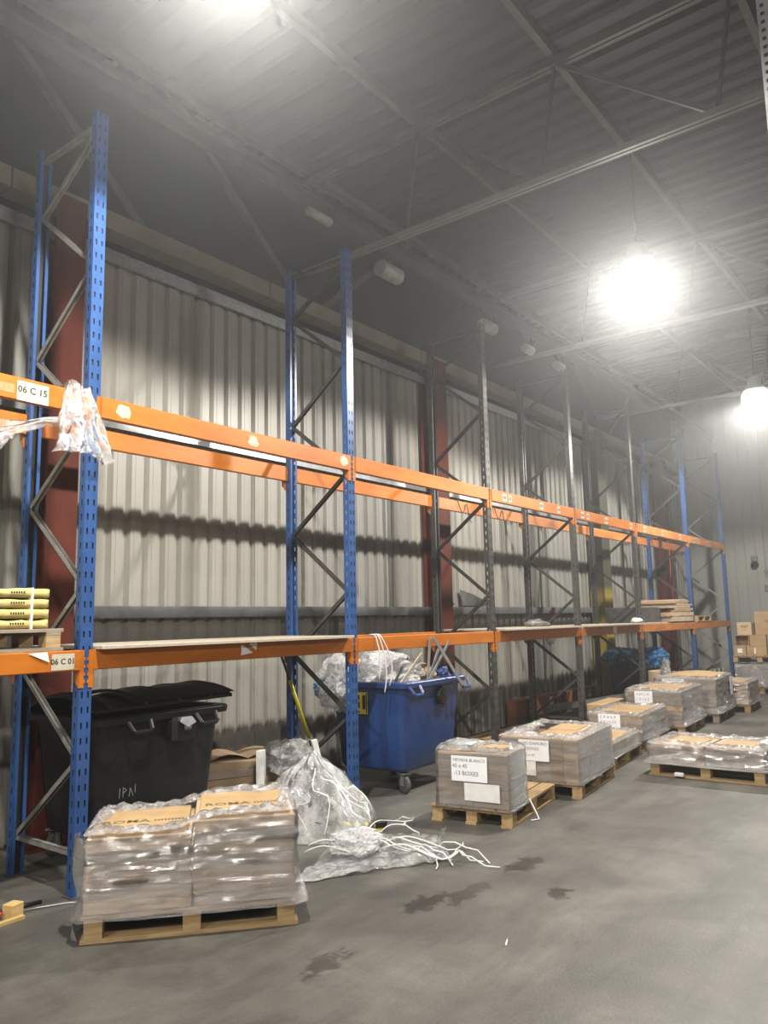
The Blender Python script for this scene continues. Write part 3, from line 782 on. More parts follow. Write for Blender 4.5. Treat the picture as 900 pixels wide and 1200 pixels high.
load(10.45, -1.22, R(4), 1.3, 1.0, 0.68, 6, 'tall wrapped carton stack with bulging lid, behind the sagging brown stack', 'grey wooden pallet under the tall stack with bulging lid', ['carton_grey', 'carton'], 'wrap_film_thick', (0.0, 0.35, 0.50, 0.68), 64, 'pallet_wood_grey', flare=0.045)
load(12.05, -1.32, R(4), 1.1, 0.8, 0.50, 4, 'small grey-wrapped load at the end of the aisle row', 'wooden pallet under the last small load of the aisle row', ['carton', 'carton_grey'], 'wrap_film_thick', None, 75, flare=0.045)
# bulging flattened carton lid on the tall stack
c_ = MB().grid(14, 8, lambda u, v: (10.62 + 1.0 * u, -1.12 + 0.8 * v, 0.712 + 0.06 * math.sin(math.pi * u) * math.sin(math.pi * v) ** 0.5))
tag(c_.build('flattened_carton', 'carton_light', None, True), 'bulging flat carton lid on top of the tall wrapped stack', 'carton lid')
# white paper hanging on the side of the tall stack
tag(MB().box(-0.11, 0.11, -0.002, 0.002, 0.36, 0.66).build('paper_sheet', 'white_paper', None, False, (11.53, -1.166, 0), R(4)), 'white sheet taped to the aisle side of the tall stack', 'paper sheet')

# --- long low silver-wrapped load lying across the aisle
o = pallet(6.20, -2.31, R(-90), 'wooden pallet under the low shiny wrapped load out in the aisle')
w_ = tag(empty('wrapped_cartons', (6.20, -2.31, 0), R(-90)), 'low shiny silver-looking wrapped load standing out in the aisle', 'wrapped load', 'wrapped carton loads on pallets')
bx_ = []
for k in range(3):
    bx_ += [(-0.58, -0.01, -0.38, 0.38, 0.146 + k * .063, 0.208 + k * .063), (0.01, 0.58, -0.38, 0.38, 0.146 + k * .063, 0.208 + k * .063)]
cartons(w_, bx_, ['carton', 'carton_grey'])
cartons(w_, [(-0.45, -0.06, -0.24, 0.18, 0.336, 0.346), (0.08, 0.5, -0.2, 0.2, 0.336, 0.346)], ['carton_light'], 'top_carton')
wrap(w_, -0.60, 0.60, -0.40, 0.40, 0.135, 0.335, 'wrap_film_heavy', 88, 0.020, 0.05, 0.13)
# white clip on the pallet edge
tag(MB().bbox(5.74, 5.79, -2.10, -2.0, 0.024, 0.06, 0.01).build('foam_scrap', 'white_plastic'), 'small white foam scrap tucked in the pallet of the low shiny load', 'scrap')

# ------------------------------------------------------------------ wheeled bins
def rrect(cx, cy, hx, hy, r, z, n=5):
    pts = []
    for (sx, sy, a0) in ((1, 1, 0), (-1, 1, 90), (-1, -1, 180), (1, -1, 270)):
        for k in range(n + 1):
            a = R(a0 + 90 * k / n)
            pts.append((cx + sx * (hx - r) + r * math.cos(a), cy + sy * (hy - r) + r * math.sin(a), z))
    return pts
def caster(parent, x, y, turn, m='rubber'):
    o = empty('caster', (x, y, 0), turn, parent)
    MB().lathe([(0.03, -0.018), (0.078, -0.022), (0.088, -0.012), (0.088, 0.012), (0.078, 0.022), (0.03, 0.018)], 20, (0, 0, 0.088), 'y', True, True).build('wheel', m, o, True)
    f = MB(); f.box(-0.02, 0.03, -0.032, -0.027, 0.075, 0.19); f.box(-0.02, 0.03, 0.027, 0.032, 0.075, 0.19); f.box(-0.04, 0.06, -0.05, 0.05, 0.19, 0.20)
    f.build('fork', 'galvanised', o)
    return o
def bin_body(parent, L, W, m, ztop, zbot=0.22, lip=0.05):
    b = MB(); r_ = 0.10
    prof = [(zbot, 0.80), (zbot + 0.03, 0.84), (zbot + 0.3, 0.885), (ztop - 0.16, 0.955), (ztop - 0.14, 0.965), (ztop - 0.02, 0.985), (ztop, 0.985)]
    rings = [rrect(0, 0, L / 2 * s, W / 2 * (1 - (1 - s) * 1.0), r_ * s, z) for z, s in prof]
    b.loft(rings, True, False)
    inner = [rrect(0, 0, L / 2 * s - 0.02, W / 2 * s - 0.02, r_ * s, z) for z, s in ((ztop, 0.985), (zbot + 0.05, 0.84))]
    b.loft(inner, False, False)
    b.f.append(tuple(len(b.v) - 1 - i for i in range(24)))
    body = b.build('body', m, parent, True)
    rim = MB()
    rings = [rrect(0, 0, L / 2 * .985 + d, W / 2 * .985 + d, r_, z) for z, d in ((ztop - .055, 0.0), (ztop - .055, lip), (ztop - .012, lip + .006), (ztop, lip - .004), (ztop, -0.022), (ztop - 0.03, -0.022))]
    rim.loft(rings); rim.build('rim', m, parent)
    return body
def handle_loop(parent, x, y, z, nx, ny, m, w=0.19, drop=0.075, d=0.05):
    """U-shaped grip hanging under the rim on the face with normal (nx, ny)"""
    tx, ty = -ny, nx
    h = MB()
    P = lambda s, k, zz: (x + tx * s + nx * k, y + ty * s + ny * k, zz)
    h.tube([P(-w / 2, 0, z), P(-w / 2 + .015, d, z - drop * .8), P(-w / 2 + .03, d, z - drop), P(w / 2 - .03, d, z - drop), P(w / 2 - .015, d, z - drop * .8), P(w / 2, 0, z)], 0.016, 6)
    h.build('handle', m, parent)

# black bin
o = tag(empty('wheeled_bin', (0.82, 0.64, 0), R(-1)), 'large black four-wheel waste bin behind the front upright', 'waste bin')
bin_body(o, 1.16, 0.90, 'black_plastic', 1.08, 0.2)
for (x, y) in ((-.42, -.34), (.42, -.34), (-.42, .34), (.42, .34)): caster(o, x, y, 0.4)
handle_loop(o, -0.25, -0.49, 1.035, 0, -1, 'black_plastic'); handle_loop(o, 0.36, -0.49, 1.035, 0, -1, 'black_plastic')
# curved lid, hinged at the back, slightly warped with a raised wing
lid = MB()
def lidf(u, v):
    a = -0.62 + 1.24 * u; b = -0.50 + 1.00 * v
    dome = 0.12 * math.sin(math.pi * min(1, v * 0.9 + 0.1)) ** 0.8
    return (a, b, 1.095 + dome + 0.02 * math.cos(u * math.pi * 4) * math.sin(math.pi * v) + 0.02 * u)
lid.grid(24, 14, lidf)
n0 = len(lid.v)
lid.v += [(a, b, c - 0.022) for a, b, c in lid.v[:n0]]
lid.f += [tuple(i + n0 for i in reversed(f)) for f in lid.f[:]]
for i in range(24): lid.f.append((i + 1, i, i + n0, i + 1 + n0)); q = 25 * 14; lid.f.append((q + i, q + i + 1, q + i + 1 + n0, q + i + n0))
for j in range(14): a = 25 * j; lid.f.append((a, a + 25, a + 25 + n0, a + n0)); c = a + 24; lid.f.append((c + 25, c, c + n0, c + 25 + n0))
lid = lid.build('lid', 'black_plastic', o)
MB().grid(10, 8, lambda u, v: (-0.30 + 0.95 * u, -0.50 + 0.55 * v, 1.165 + 0.055 * v + 0.015 * u + 0.03 * math.sin(v * 3))).build('lid_flap', 'black_plastic', lid)
for (x, w) in ((-0.5, 0.12), (-0.2, 0.1), (0.1, 0.1), (0.4, 0.12)):
    MB().tube([(x, -0.5 + 0.1 * t, 1.10 + 0.118 * math.sin(math.pi * min(1, (t / 10.8) * .9 + .1)) ** .8 + 0.012) for t in range(10)], 0.016, 6).build('lid_rib', 'black_plastic', lid)
lp = MB().bbox(0.02, 0.24, -0.545, -0.42, 0.86, 1.03, 0.03).build('lock_housing', 'black_plastic', o)
MB().lathe([(0.0, -0.57), (0.028, -0.565), (0.03, -0.54)], 14, (0.14, 0, 0.95), 'y').build('lock_knob', 'rubber', lp, True)
MB().add([(0.08, -0.552, 1.03), (0.18, -0.552, 1.03), (0.21, -0.565, 0.985), (0.13, -0.572, 0.955), (0.06, -0.562, 1.0)], [(0, 1, 2, 3, 4)]).build('lock_flap', 'galvanised', lp)
mk = MB()
for (x0_, z0_, x1_, z1_) in ((-0.36, .50, -0.355, .57), (-0.33, .50, -0.33, .57), (-0.33, .57, -0.30, .55), (-0.30, .55, -0.33, .53), (-0.28, .50, -0.27, .56), (-0.27, .56, -0.245, .50), (-0.23, .52, -0.23, .58)):
    mk.bar((x0_, -0.428, z0_), (x1_, -0.428, z1_), 0.004, 0.004)
mk.build('chalk_scribble', 'tube_white', o)

# blue bin
BB = (3.99, 0.36, 0.0); br_ = R(4)
o = tag(empty('wheeled_bin', BB, br_), 'large blue four-wheel waste bin heaped with plastic and strips', 'waste bin')
bin_body(o, 1.22, 0.98, 'blue_plastic', 1.11, 0.22)
for (x, y, t) in ((-.42, -.34, 1.2), (.42, -.34, 0.3), (-.42, .34, 0.8), (.42, .34, 0.1)): caster(o, x, y, t)
handle_loop(o, -0.50, -0.53, 1.07, 0, -1, 'blue_plastic', 0.2, 0.085); handle_loop(o, 0.52, -0.53, 1.07, 0, -1, 'blue_plastic', 0.2, 0.085)
MB().lathe([(0.0, -0.525), (0.09, -0.515), (0.10, -0.47)], 12, (0.12, 0, 0.93), 'y').build('trunnion_cover', 'black_plastic', o)
MB().add([(0.04, -0.505, 0.93), (0.20, -0.505, 0.93), (0.16, -0.49, 0.80), (0.08, -0.49, 0.80)], [(0, 1, 2, 3)]).build('cover_flap', 'black_plastic', o)
# warning sticker on the short side
st = MB().box(-0.600, -0.590, -0.02, 0.24, 0.78, 1.0).build('warning_sticker', 'sticker_yellow', o)
fg = MB()
for (y, z, w, h) in ((0.19, 0.95, 0.05, 0.05), (0.19, 0.88, 0.04, 0.08), (0.10, 0.95, 0.05, 0.05), (0.10, 0.87, 0.06, 0.06), (0.02, 0.90, 0.04, 0.14), (0.15, 0.80, 0.15, 0.02), (0.225, 0.89, 0.012, 0.2), (-0.012, 0.89, 0.012, 0.2)):
    fg.box(-0.6015, -0.5995, y - w / 2, y + w / 2, z - h / 2, z + h / 2)
fg.build('sticker_figures', 'ink', st)

# --- what lies in and on the blue bin
Mb = Matrix.Translation(BB) @ Matrix.Rotation(br_, 4, 'Z')
def crumple(cx, cy, cz, rx, ry, rz, seed, nu=52, nv=26, amp=0.42, freq=2.2):
    def fn(u, v):
        a = 2 * math.pi * u; b = math.pi * (v - 0.5)
        d = Vector((math.cos(a) * math.cos(b), math.sin(a) * math.cos(b), math.sin(b)))
        q = d * freq
        k = 1 + amp * (nz(q.x + seed, q.y, q.z) + 0.7 * (0.5 - abs(nz(q.x * 2.6, q.y * 2.6 + seed, q.z * 2.6)) * 2) * 0.6 + 0.45 * (0.3 - abs(nz(q.x * 6, q.y * 6, q.z * 6 + seed))))
        return (cx + d.x * rx * k, cy + d.y * ry * k, cz + d.z * rz * k)
    return MB().grid(nu, nv, fn)
def at_bin(mb):
    mb.v = [tuple(Mb @ Vector(v)) for v in mb.v]; return mb
tag(at_bin(crumple(-0.22, 0.02, 1.14, 0.36, 0.40, 0.22, 3)).build('film_bundle', 'bundle_film', None, False), 'crumpled clear film heaped in the middle of the blue bin', 'plastic film')
tag(at_bin(crumple(-0.50, 0.36, 1.08, 0.24, 0.26, 0.26, 9)).build('film_bundle', 'bundle_film', None, False), 'clear film spilling over the left edge of the blue bin', 'plastic film')
tag(at_bin(crumple(0.10, 0.22, 1.12, 0.32, 0.26, 0.25, 21)).build('film_bundle', 'bundle_film', None, False), 'crumpled clear film behind the strips in the blue bin', 'plastic film')
tag(at_bin(crumple(-0.66, 0.50, 1.02, 0.10, 0.09, 0.09, 5)).build('blue_wrapper', 'blue_film', None, False), 'bright blue wrapper caught in film at the left of the blue bin', 'wrapper')
tag(at_bin(crumple(0.20, -0.20, 1.13, 0.24, 0.14, 0.12, 15, amp=0.25)).build('kraft_paper', 'carton_light', None, True), 'crumpled brown packing paper in the blue bin', 'packing paper')
tag(at_bin(crumple(0.45, -0.24, 1.12, 0.16, 0.14, 0.10, 27, amp=0.3)).build('blue_wrapper', 'blue_plastic', None, False), 'dark blue crumpled sack at the right rim of the blue bin', 'wrapper')
strips = [((4.40, -0.225, 1.02), (4.05, -0.10, 1.545), 'galvanised', 'long grey strip crossing over the right rim of the blue bin'),
          ((3.90, -0.09, 1.04), (4.36, -0.09, 1.48), 'galvanised', 'grey strip crossing the others, tip to the right'),
          ((3.965, -0.065, 1.04), (4.02, -0.075, 1.55), 'brace_zinc', 'upright grey metal strip in the blue bin, leftmost of the crossed ones'),
          ((4.00, -0.03, 1.04), (4.19, -0.07, 1.42), 'galvanised', 'short grey strip among the crossed ones'),
          ((3.44, -0.07, 1.06), (3.93, -0.02, 1.37), 'chipboard', 'pale wooden strip leaning in the blue bin'),
          ((3.44, 0.0, 1.06), (3.72, 0.05, 1.30), 'dark_sheet', 'dark thin strip leaning left in the blue bin'),
          ((3.50, 0.03, 1.06), (3.85, 0.10, 1.33), 'galvanised', 'grey strip leaning behind the pale wooden one in the blue bin')]
for a, b, m, lab in strips:
    tag(MB().bar(a, b, 0.034, 0.012, (0, 1, 0.3)).build('metal_strip', m), lab, 'strip', 'scrap strips in the blue bin')
for k, (x0_, sx, bl, lab) in enumerate(((3.10, 0.05, 1.15, 'white strap loop over the beam above the blue bin, left'), (3.15, 0.10, 1.02, 'white strap loop over the beam above the blue bin, middle'), (3.18, 0.17, 1.08, 'white strap loop over the beam above the blue bin, right'))):
    pts = []
    for t in range(15):
        u = t / 14
        if u < 0.25: pts.append((x0_, 0.03 - 0.09 * (u / 0.25), Z1 + 0.012 + 0.01 * math.sin(u / 0.25 * math.pi)))
        else:
            w = (u - 0.25) / 0.75
            pts.append((x0_ + sx * math.sin(w * 2.2) * 0.9, -0.062 - 0.02 * math.sin(w * 3), Z1 + 0.008 - (Z1 - bl) * w))
    tag(MB().tube(pts, 0.006, 6).build('plastic_strap', 'white_plastic', None, True), lab, 'strap', 'straps over the lower beam')

# ------------------------------------------------------------------ floor clutter between the bins
# cardboard stack on the floor
base = (2.20, 0.98, 0)
for k in range(7):
    z = 0.0 + k * 0.068
    j = random.uniform(-0.02, 0.02)
    b_ = MB().bbox(-0.42 + j, 0.42 + j, -0.32, 0.32, 0.001, 0.067, 0.006)
    tag(b_.build('flat_carton', ('carton', 'carton_grey')[k % 2], None, False, (base[0] + j, base[1] + j, z), R(-32 + k * 1.5)), ('lowest flat carton of the floor stack beside the black bin', 'second lowest flat carton of the floor stack beside the black bin', 'third flat carton from the floor, stack beside the black bin', 'middle flat carton of the floor stack beside the black bin', 'third flat carton from the top, stack beside the black bin', 'second flat carton from the top, stack beside the black bin', 'top flat carton of the floor stack beside the black bin')[k], 'carton', 'flat cartons beside the black bin')
fl = MB().grid(8, 4, lambda u, v: (-0.30 + 0.75 * u, -0.22 + 0.4 * v, 0.485 + 0.05 * abs(math.sin(u * 6.3))))
tag(fl.build('carton_flap', 'carton', None, False, (base[0], base[1], 0), R(-24)), 'bent carton sheet lying on the floor stack beside the black bin', 'carton sheet')
# white edge strips standing in the clutter
tag(MB().bar((1.98, 0.36, 0.0), (1.95, 0.34, 0.62), 0.07, 0.07).build('foam_strip', 'white_plastic'), 'white foam strip standing before the floor carton stack', 'foam strip', 'white foam strips in the clutter')
tag(MB().bar((2.58, 0.08, 0.0), (2.44, 0.16, 0.66), 0.05, 0.05).build('foam_strip', 'white_plastic'), 'white foam strip leaning behind the draped film', 'foam strip', 'white foam strips in the clutter')
tag(MB().bar((1.75, 1.15, 0.0), (1.75, 1.18, 0.70), 0.07, 0.03).build('foam_strip', 'white_plastic'), 'white foam strip by the right edge of the black bin', 'foam strip', 'white foam strips in the clutter')
# dark crate-like boards under the film
tag(MB().bbox(-0.2, 0.2, -0.02, 0.02, 0, 0.45, 0.004).build('dark_board', 'dark_sheet', None, False, (2.12, -0.12, 0), R(-30)), 'dark grey board standing under the draped film', 'board')
# draped film heap
def heap(u, v):
    a = 2 * math.pi * u
    r_ = 0.03 + 0.50 * v
    x = 2.12 + r_ * math.cos(a) * 1.0; y = -0.12 + r_ * math.sin(a) * 1.1
    z = 0.60 * (1 - v) ** 0.75 + 0.10 * abs(nz(x * 6, y * 6, 4)) * (0.4 + v) + 0.05 * math.sin(a * 9 + 6 * nz(x * 2, y * 2)) * v * (1 - v) * 3
    return (x, y, max(0.006, z * (1 if v < 1 else 0.3)))
tag(MB().grid(72, 22, heap).build('draped_film', 'loose_film', None, False), 'heap of clear polythene draped between black bin and blue upright', 'plastic film')
tag(crumple(2.32, 0.35, 0.50, 0.20, 0.26, 0.14, 33).build('draped_film', 'loose_film', None, False), 'clear polythene bunched on top of the floor carton stack', 'plastic film')
# film lying flat on the floor
def flat(u, v):
    a = Vector((0.98, -1.02)).lerp(Vector((1.98, -1.62)), u); b = Vector((1.95, -0.55)).lerp(Vector((2.45, -1.15)), u)
    p = a.lerp(b, v) + Vector((0.05 * nz(u * 4, v * 4, 1), 0.05 * nz(u * 4, v * 4, 7)))
    return (p.x, p.y, 0.008 + 0.05 * abs(nz(u * 7, v * 6, 2)) + 0.09 * max(0, v - 0.5) * (1 - u))
tag(MB().grid(50, 30, flat).build('floor_film', 'loose_film', None, False), 'clear polythene sheet lying flat on the floor beside the wrapped cartons', 'plastic film')
tag(crumple(1.75, -0.92, 0.08, 0.20, 0.17, 0.09, 41).build('floor_film', 'bundle_film', None, False), 'crumpled ball of clear film on the flat polythene sheet', 'plastic film')
tag(MB().grid(8, 10, lambda u, v: (2.06 + 0.12 * u * (1 - v * 0.5) , -1.42 - 0.06 * v, 0.02 + 0.17 * v + 0.03 * nz(u * 4, v * 3))).build('floor_film', 'loose_film', None, False), 'small upright corner of clear film by the strap tangle', 'plastic film')
# strap tangle
rnd = random.Random(3)
ends = [((1.75, -1.15), (2.02, -1.86)), ((1.85, -1.05), (1.92, -1.62)), ((1.78, -1.2), (1.95, -1.95)), ((1.92, -1.12), (2.14, -1.78)), ((1.8, -1.08), (1.86, -1.58)), ((1.9, -1.02), (2.25, -1.70)), ((2.05, -0.75), (2.75, -0.70)), ((2.0, -0.8), (2.4, -0.95)), ((1.35, -0.75), (1.85, -1.2)), ((1.5, -0.65), (1.9, -1.1))]
for k, (a, b) in enumerate(ends):
    a, b = Vector(a), Vector(b); n_ = Vector((-(b - a).y, (b - a).x)).normalized(); pts = []
    ph = rnd.uniform(0, 6)
    for t in range(17):
        u = t / 16
        p = a.lerp(b, u) + n_ * (0.11 * math.sin(u * 7 + ph) * u + 0.05 * math.sin(u * 15 + 2 * ph) * u) + (b - a) * 0.12 * math.sin(u * 11 + ph) * u
        z = 0.012 + 0.07 * abs(math.sin(u * math.pi * 1.5 + ph * 0.3)) * (1 - 0.3 * u) + (0.03 if u < 0.8 else 0.0)
        if t > 14: z = 0.012
        pts.append((p.x, p.y, z))
    tag(MB().tube(pts, 0.0055, 6).build('plastic_strap', 'white_plastic', None, True), 'white plastic strap in the tangle on the floor', 'strap', 'tangled straps on the floor')
for k in range(8):      # straps lying over the draped film
    a0 = -2.7 + k * 0.30 + rnd.uniform(-.1, .1); dr = rnd.uniform(-0.9, 0.9); v0 = rnd.uniform(0.22, 0.55); pts = []
    for t in range(9):
        v = v0 + (0.97 - v0) * t / 8
        u = ((a0 + dr * t / 8 + 0.12 * math.sin(t * 1.1 + k * 2)) / (2 * math.pi)) % 1
        q = heap(u, v); pts.append((q[0], q[1], q[2] + 0.008))
    tag(MB().tube(pts, 0.004, 5).build('plastic_strap', 'white_plastic', None, True), 'white plastic strap lying over the draped film heap', 'strap', 'straps over the film heap')
# yellow and black hand tool
o = tag(empty('strapping_tool', (2.29, -0.62, 0), R(-35)), 'yellow and black hand tool lying on the floor by the blue upright', 'hand tool')
MB().bbox(-0.10, 0.10, -0.035, 0.035, 0.005, 0.075, 0.015).build('body', 'yellow_plastic', o)
MB().bbox(0.02, 0.13, -0.04, 0.04, 0.03, 0.085, 0.012).build('grip', 'black_part', o)
MB().bar((-0.08, 0, 0.05), (-0.26, 0.02, 0.09), 0.03, 0.02).build('lever', 'yellow_plastic', o)
# broom leaning on the rear post
o = tag(empty('broom_handle', (3.24, 0.72, 0)), 'broom with bright yellow handle leaning against the dark rear post', 'broom')
pa, pb = Vector((0, 0, 0)), Vector((-0.66, 0.0, 1.42))
MB().tube([pa.lerp(pb, 0.06), pa.lerp(pb, 0.38)], 0.017, 10).build('lower_shaft', 'black_part', o, True)
MB().tube([pa.lerp(pb, 0.40), pa.lerp(pb, 0.82)], 0.018, 10).build('shaft', 'yellow_plastic', o, True)
MB().tube([pa.lerp(pb, 0.30), pa.lerp(pb, 0.345)], 0.019, 10).build('collar', 'yellow_plastic', o, True)
MB().tube([pa.lerp(pb, 0.82), pa.lerp(pb, 1.0)], 0.015, 10).build('hand_grip', 'black_part', o, True)
MB().bbox(-0.14, 0.14, -0.03, 0.03, 0.0, 0.09, 0.01).build('head', 'black_part', o)

# debris at the left edge
tag(MB().bbox(-0.045, 0.045, -0.04, 0.04, 0, 0.085, 0.003).build('wood_block', 'wood_new', None, False, (-0.43, -0.03, 0), R(20)), 'small cut block of pale wood on the floor at the left edge', 'wood block')
tag(MB().bar((-0.8, -0.12, 0.012), (-0.40, -0.10, 0.012), 0.035, 0.02).build('wood_batten', 'wood_new'), 'thin pale batten on the floor before the wood block', 'batten')
tag(MB().tube([(-0.95, 0.1, 0.015), (-0.6, 0.13, 0.03), (-0.4, 0.08, 0.015), (-0.2, 0.06, 0.012)], 0.012, 6).build('black_cable', 'black_part', None, True), 'short black cable end on the floor behind the wood block', 'cable')
tag(MB().tube([(-0.42, 0.03, 0.012), (-0.25, -0.03, 0.01), (-0.12, -0.10, 0.012), (0.0, -0.20, 0.01)], 0.004, 5).build('wire', 'galvanised', None, True), 'thin pale wire on the floor beside the wood block', 'wire')
tag(MB().tube([(-0.62, 0.02, 0.02), (-0.55, 0.02, 0.06), (-0.50, -0.02, 0.04), (-0.58, -0.06, 0.015)], 0.014, 6).build('red_tape_curl', 'red_part', None, True), 'red curl of tape on the floor left of the wood block', 'tape')
tag(MB().tube([(-0.75, 0.12, 0.012), (-0.62, 0.10, 0.05), (-0.5, 0.04, 0.07), (-0.52, -0.04, 0.02)], 0.006, 6).build('plastic_strap', 'white_plastic', None, True), 'white strap curl on the floor left of the wood block', 'strap')
tag(MB().bbox(-0.62, -0.52, 0.06, 0.10, 0.0, 0.03, 0.006).build('foam_scrap', 'white_plastic'), 'white foam scrap on the floor behind the red tape curl', 'scrap')
tag(MB().add([(0.90, -2.66, 0.002), (0.95, -2.64, 0.01), (0.98, -2.62, 0.002), (0.91, -2.645, 0.002), (0.96, -2.63, 0.011), (0.985, -2.61, 0.002)], [(0, 1, 4, 3), (1, 2, 5, 4)]).build('paper_scrap', 'white_paper'), 'tiny white paper scrap alone on the open floor', 'paper scrap')
tag(MB().bbox(-0.05, 0.05, -0.01, 0.01, 0, 0.008, 0.002).build('paper_scrap', 'white_paper', None, False, (2.62, -0.72, 0), R(30)), 'small white scrap on the floor under the blue bin', 'paper scrap')

# ------------------------------------------------------------------ hanging film on the upper beams
def hang(u, v):
    x = -0.15 + (u - 0.5) * (0.16 + 0.30 * v ** 0.8) + 0.05 * v
    y = -0.062 - 0.05 * abs(math.sin(u * 13 + 3 * nz(u * 3, v * 2))) * (0.3 + v) - 0.04 * v * abs(nz(u * 9, v * 9, 1)) - 0.02
    return (x, y, 3.375 - 0.50 * v + 0.05 * v * nz(u * 3, 2) + 0.02 * math.sin(u * 6.3))
hm = MB().grid(36, 40, hang)
hm.grid(18, 8, lambda u, v: (-0.15 + (u - .5) * 0.17, -0.062 - 0.02 + v * 0.13, 3.375 + 0.02 * math.sin(u * 6.3) + 0.02 * abs(nz(u * 7, v * 7)) - 0.03 * v))
tag(hm.build('hanging_film', 'loose_film', None, True), 'crumpled clear film hanging over the upper front beam beside its white label', 'plastic film')
tag(MB().grid(30, 20, lambda u, v: (-0.75 + 0.98 * u, 0.70 - 0.75 * max(0, u - 0.35) - 0.03 * math.sin(u * 9 + v * 4), 3.30 - 0.07 * math.sin(u * 3) - (0.26 - 0.06 * u) * v * (0.6 + 0.4 * math.sin(u * 5 + 1)) + 0.04 * nz(u * 5, v * 5))).build('hanging_film', 'loose_film', None, True), 'thin clear film strung between front and rear upper beams, far left', 'plastic film')
tag(MB().grid(14, 18, lambda u, v: (-0.45 + 0.30 * u * (1 - 0.4 * v), 0.765 - 0.03 * math.sin(u * 7 + v * 2), 3.18 - 0.32 * v * (1 - 0.5 * u) + 0.03 * nz(u * 5, v * 5))).build('hanging_film', 'loose_film', None, True), 'torn clear film hanging below the rear upper beam at the left edge', 'plastic film')

# ------------------------------------------------------------------ stock on the racks
# yellow-wrapped packs on a pallet, left bay
o = tag(empty('wooden_pallet', (-0.77, 0.36, Z1 + 0.002), 0), 'weathered grey pallet on the rack under the yellow wrapped packs', 'pallet')
for k in range(6):
    MB().bbox(-0.6, 0.6, -0.40 + k * 0.14, -0.40 + k * 0.14 + 0.11, 0.122, 0.144, 0.003).build('deck_board', 'pallet_wood_grey', o)
for xx in (-0.53, 0, 0.53):
    MB().box(xx - 0.05, xx + 0.05, -0.40, 0.41, 0.10, 0.1215).build('stringer_board', 'pallet_wood_grey', o)
    for yy in (-0.35, 0, 0.36):
        MB().bbox(xx - 0.05, xx + 0.05, yy - 0.05, yy + 0.05, 0.0225, 0.0995, 0.003).build('block', 'pallet_wood' if xx > .4 else 'pallet_wood_grey', o)
for yy in (-0.35, 0, 0.36): MB().box(-0.6, 0.6, yy - 0.05, yy + 0.05, 0, 0.022).build('skid_board', 'pallet_wood_grey', o)
for k in range(4):
    z0_ = Z1 + 0.146 + k * 0.066
    def pk(z0_=z0_, k=k):
        m = MB(); rings = []
        for j in range(25):
            u = j / 24; x = -1.30 + 1.04 * u + (0.012 * nz(k * 3, 1) if j == 24 else 0)
            ring = []
            for (a, b) in ((0.02, 0.006), (0.06, 0.0), (0.66, 0.0), (0.70, 0.006), (0.70, 0.058), (0.66, 0.064), (0.06, 0.064), (0.02, 0.058)):
                s = 0.016 * nz(u * 7 + k * 3, a * 6, b * 30)
                ring.append((x, a - 0.02 + s - 0.006 * abs(nz(u * 6, b * 50, k)), z0_ + 0.001 + b * (1 + 0.0 * s) - (0.022 * abs(nz(u * 6 + k * 2.7, 3)) if b > 0.05 else 0)))
            rings.append(ring)
        return m.loft(rings, True, True)
    o = tag(pk().build('wrapped_pack', 'yellow_wrap', None, True), ('lowest yellow wrapped pack on the rack at the left edge', 'second yellow wrapped pack from the bottom, left edge', 'third yellow wrapped pack from the bottom, left edge', 'topmost yellow wrapped pack on the rack, left edge')[k], 'wrapped pack', 'yellow wrapped packs on the rack')
    MB().box(-0.385, -0.372, -0.014, 0.70, z0_ - 0.000, z0_ + 0.066).build('strap', 'white_plastic', o)
    pr = MB()
    for q in range(6): pr.box(-0.52 + q * 0.016, -0.51 + q * 0.016, -0.0145, -0.0135, z0_ + 0.028, z0_ + 0.042)
    pr.build('printed_line', 'ink', o)
# crumpled wrap end at the corner of the packs
tag(crumple(-0.245, 0.10, 1.80, 0.03, 0.04, 0.03, 2, 14, 8).build('wrap_end', 'yellow_wrap', None, True), 'crumpled wrap end at the corner of the yellow packs', 'wrapper')
# flattened cardboard pile on the far shelf
zz = Z1 + 0.026
labs = ['lowest', 'second', 'third', 'fourth', 'fifth', 'sixth', 'seventh', 'eighth', 'top']
for k in range(9):
    h = (0.10, 0.08, 0.03, 0.03, 0.05, 0.03, 0.03, 0.02, 0.025)[k]
    x0_, x1_ = (12.1, 12.0, 12.15, 12.3, 11.9, 12.4, 12.3, 12.5, 12.6)[k], (13.4, 13.45, 13.30, 13.42, 13.25, 13.38, 13.1, 13.2, 13.1)[k]
    wv = 0.02
    m = MB(); rings = []
    for j in range(9):
        u = j / 8; x = x0_ + (x1_ - x0_) * u; dz = wv * nz(u * 3, k * 2.1) * (0.3 + u * 0.6)
        rings.append([(x, -0.06 + 0.05 * nz(k, 2), zz + max(0, dz) * 0.4), (x, 0.75, zz), (x, 0.75, zz + h * 0.9), (x, -0.06 + 0.05 * nz(k, 2), zz + h * 0.9 + max(0, dz) * 0.4)])
    m.loft(rings, True, True)
    tag(m.build('flattened_carton', ('carton_grey', 'carton', 'carton_light', 'carton')[k % 4]), labs[k] + (' flattened carton from the bottom of the pile on the far shelf' if k not in (0, 8) else ' flattened carton of the pile on the far shelf'), 'carton', 'flattened cartons on the far shelf')
    zz += h + 0.004
tag(MB().bbox(10.75, 11.95, 0.10, 0.70, Z1 + 0.026, Z1 + 0.30, 0.01).build('dark_carton', 'dark_sheet'), 'dark carton set back on the far shelf left of the cardboard pile', 'carton')
o = tag(empty('wooden_pallet', (14.2, 0.36, Z1 + 0.002)), 'small pale pallet on the rack at the far blue post', 'pallet')
for k in range(5): MB().bbox(-0.5, 0.5, -0.42 + k * 0.17, -0.42 + k * 0.17 + 0.12, 0.10, 0.122, 0.003).build('deck_board', 'pallet_wood', o)
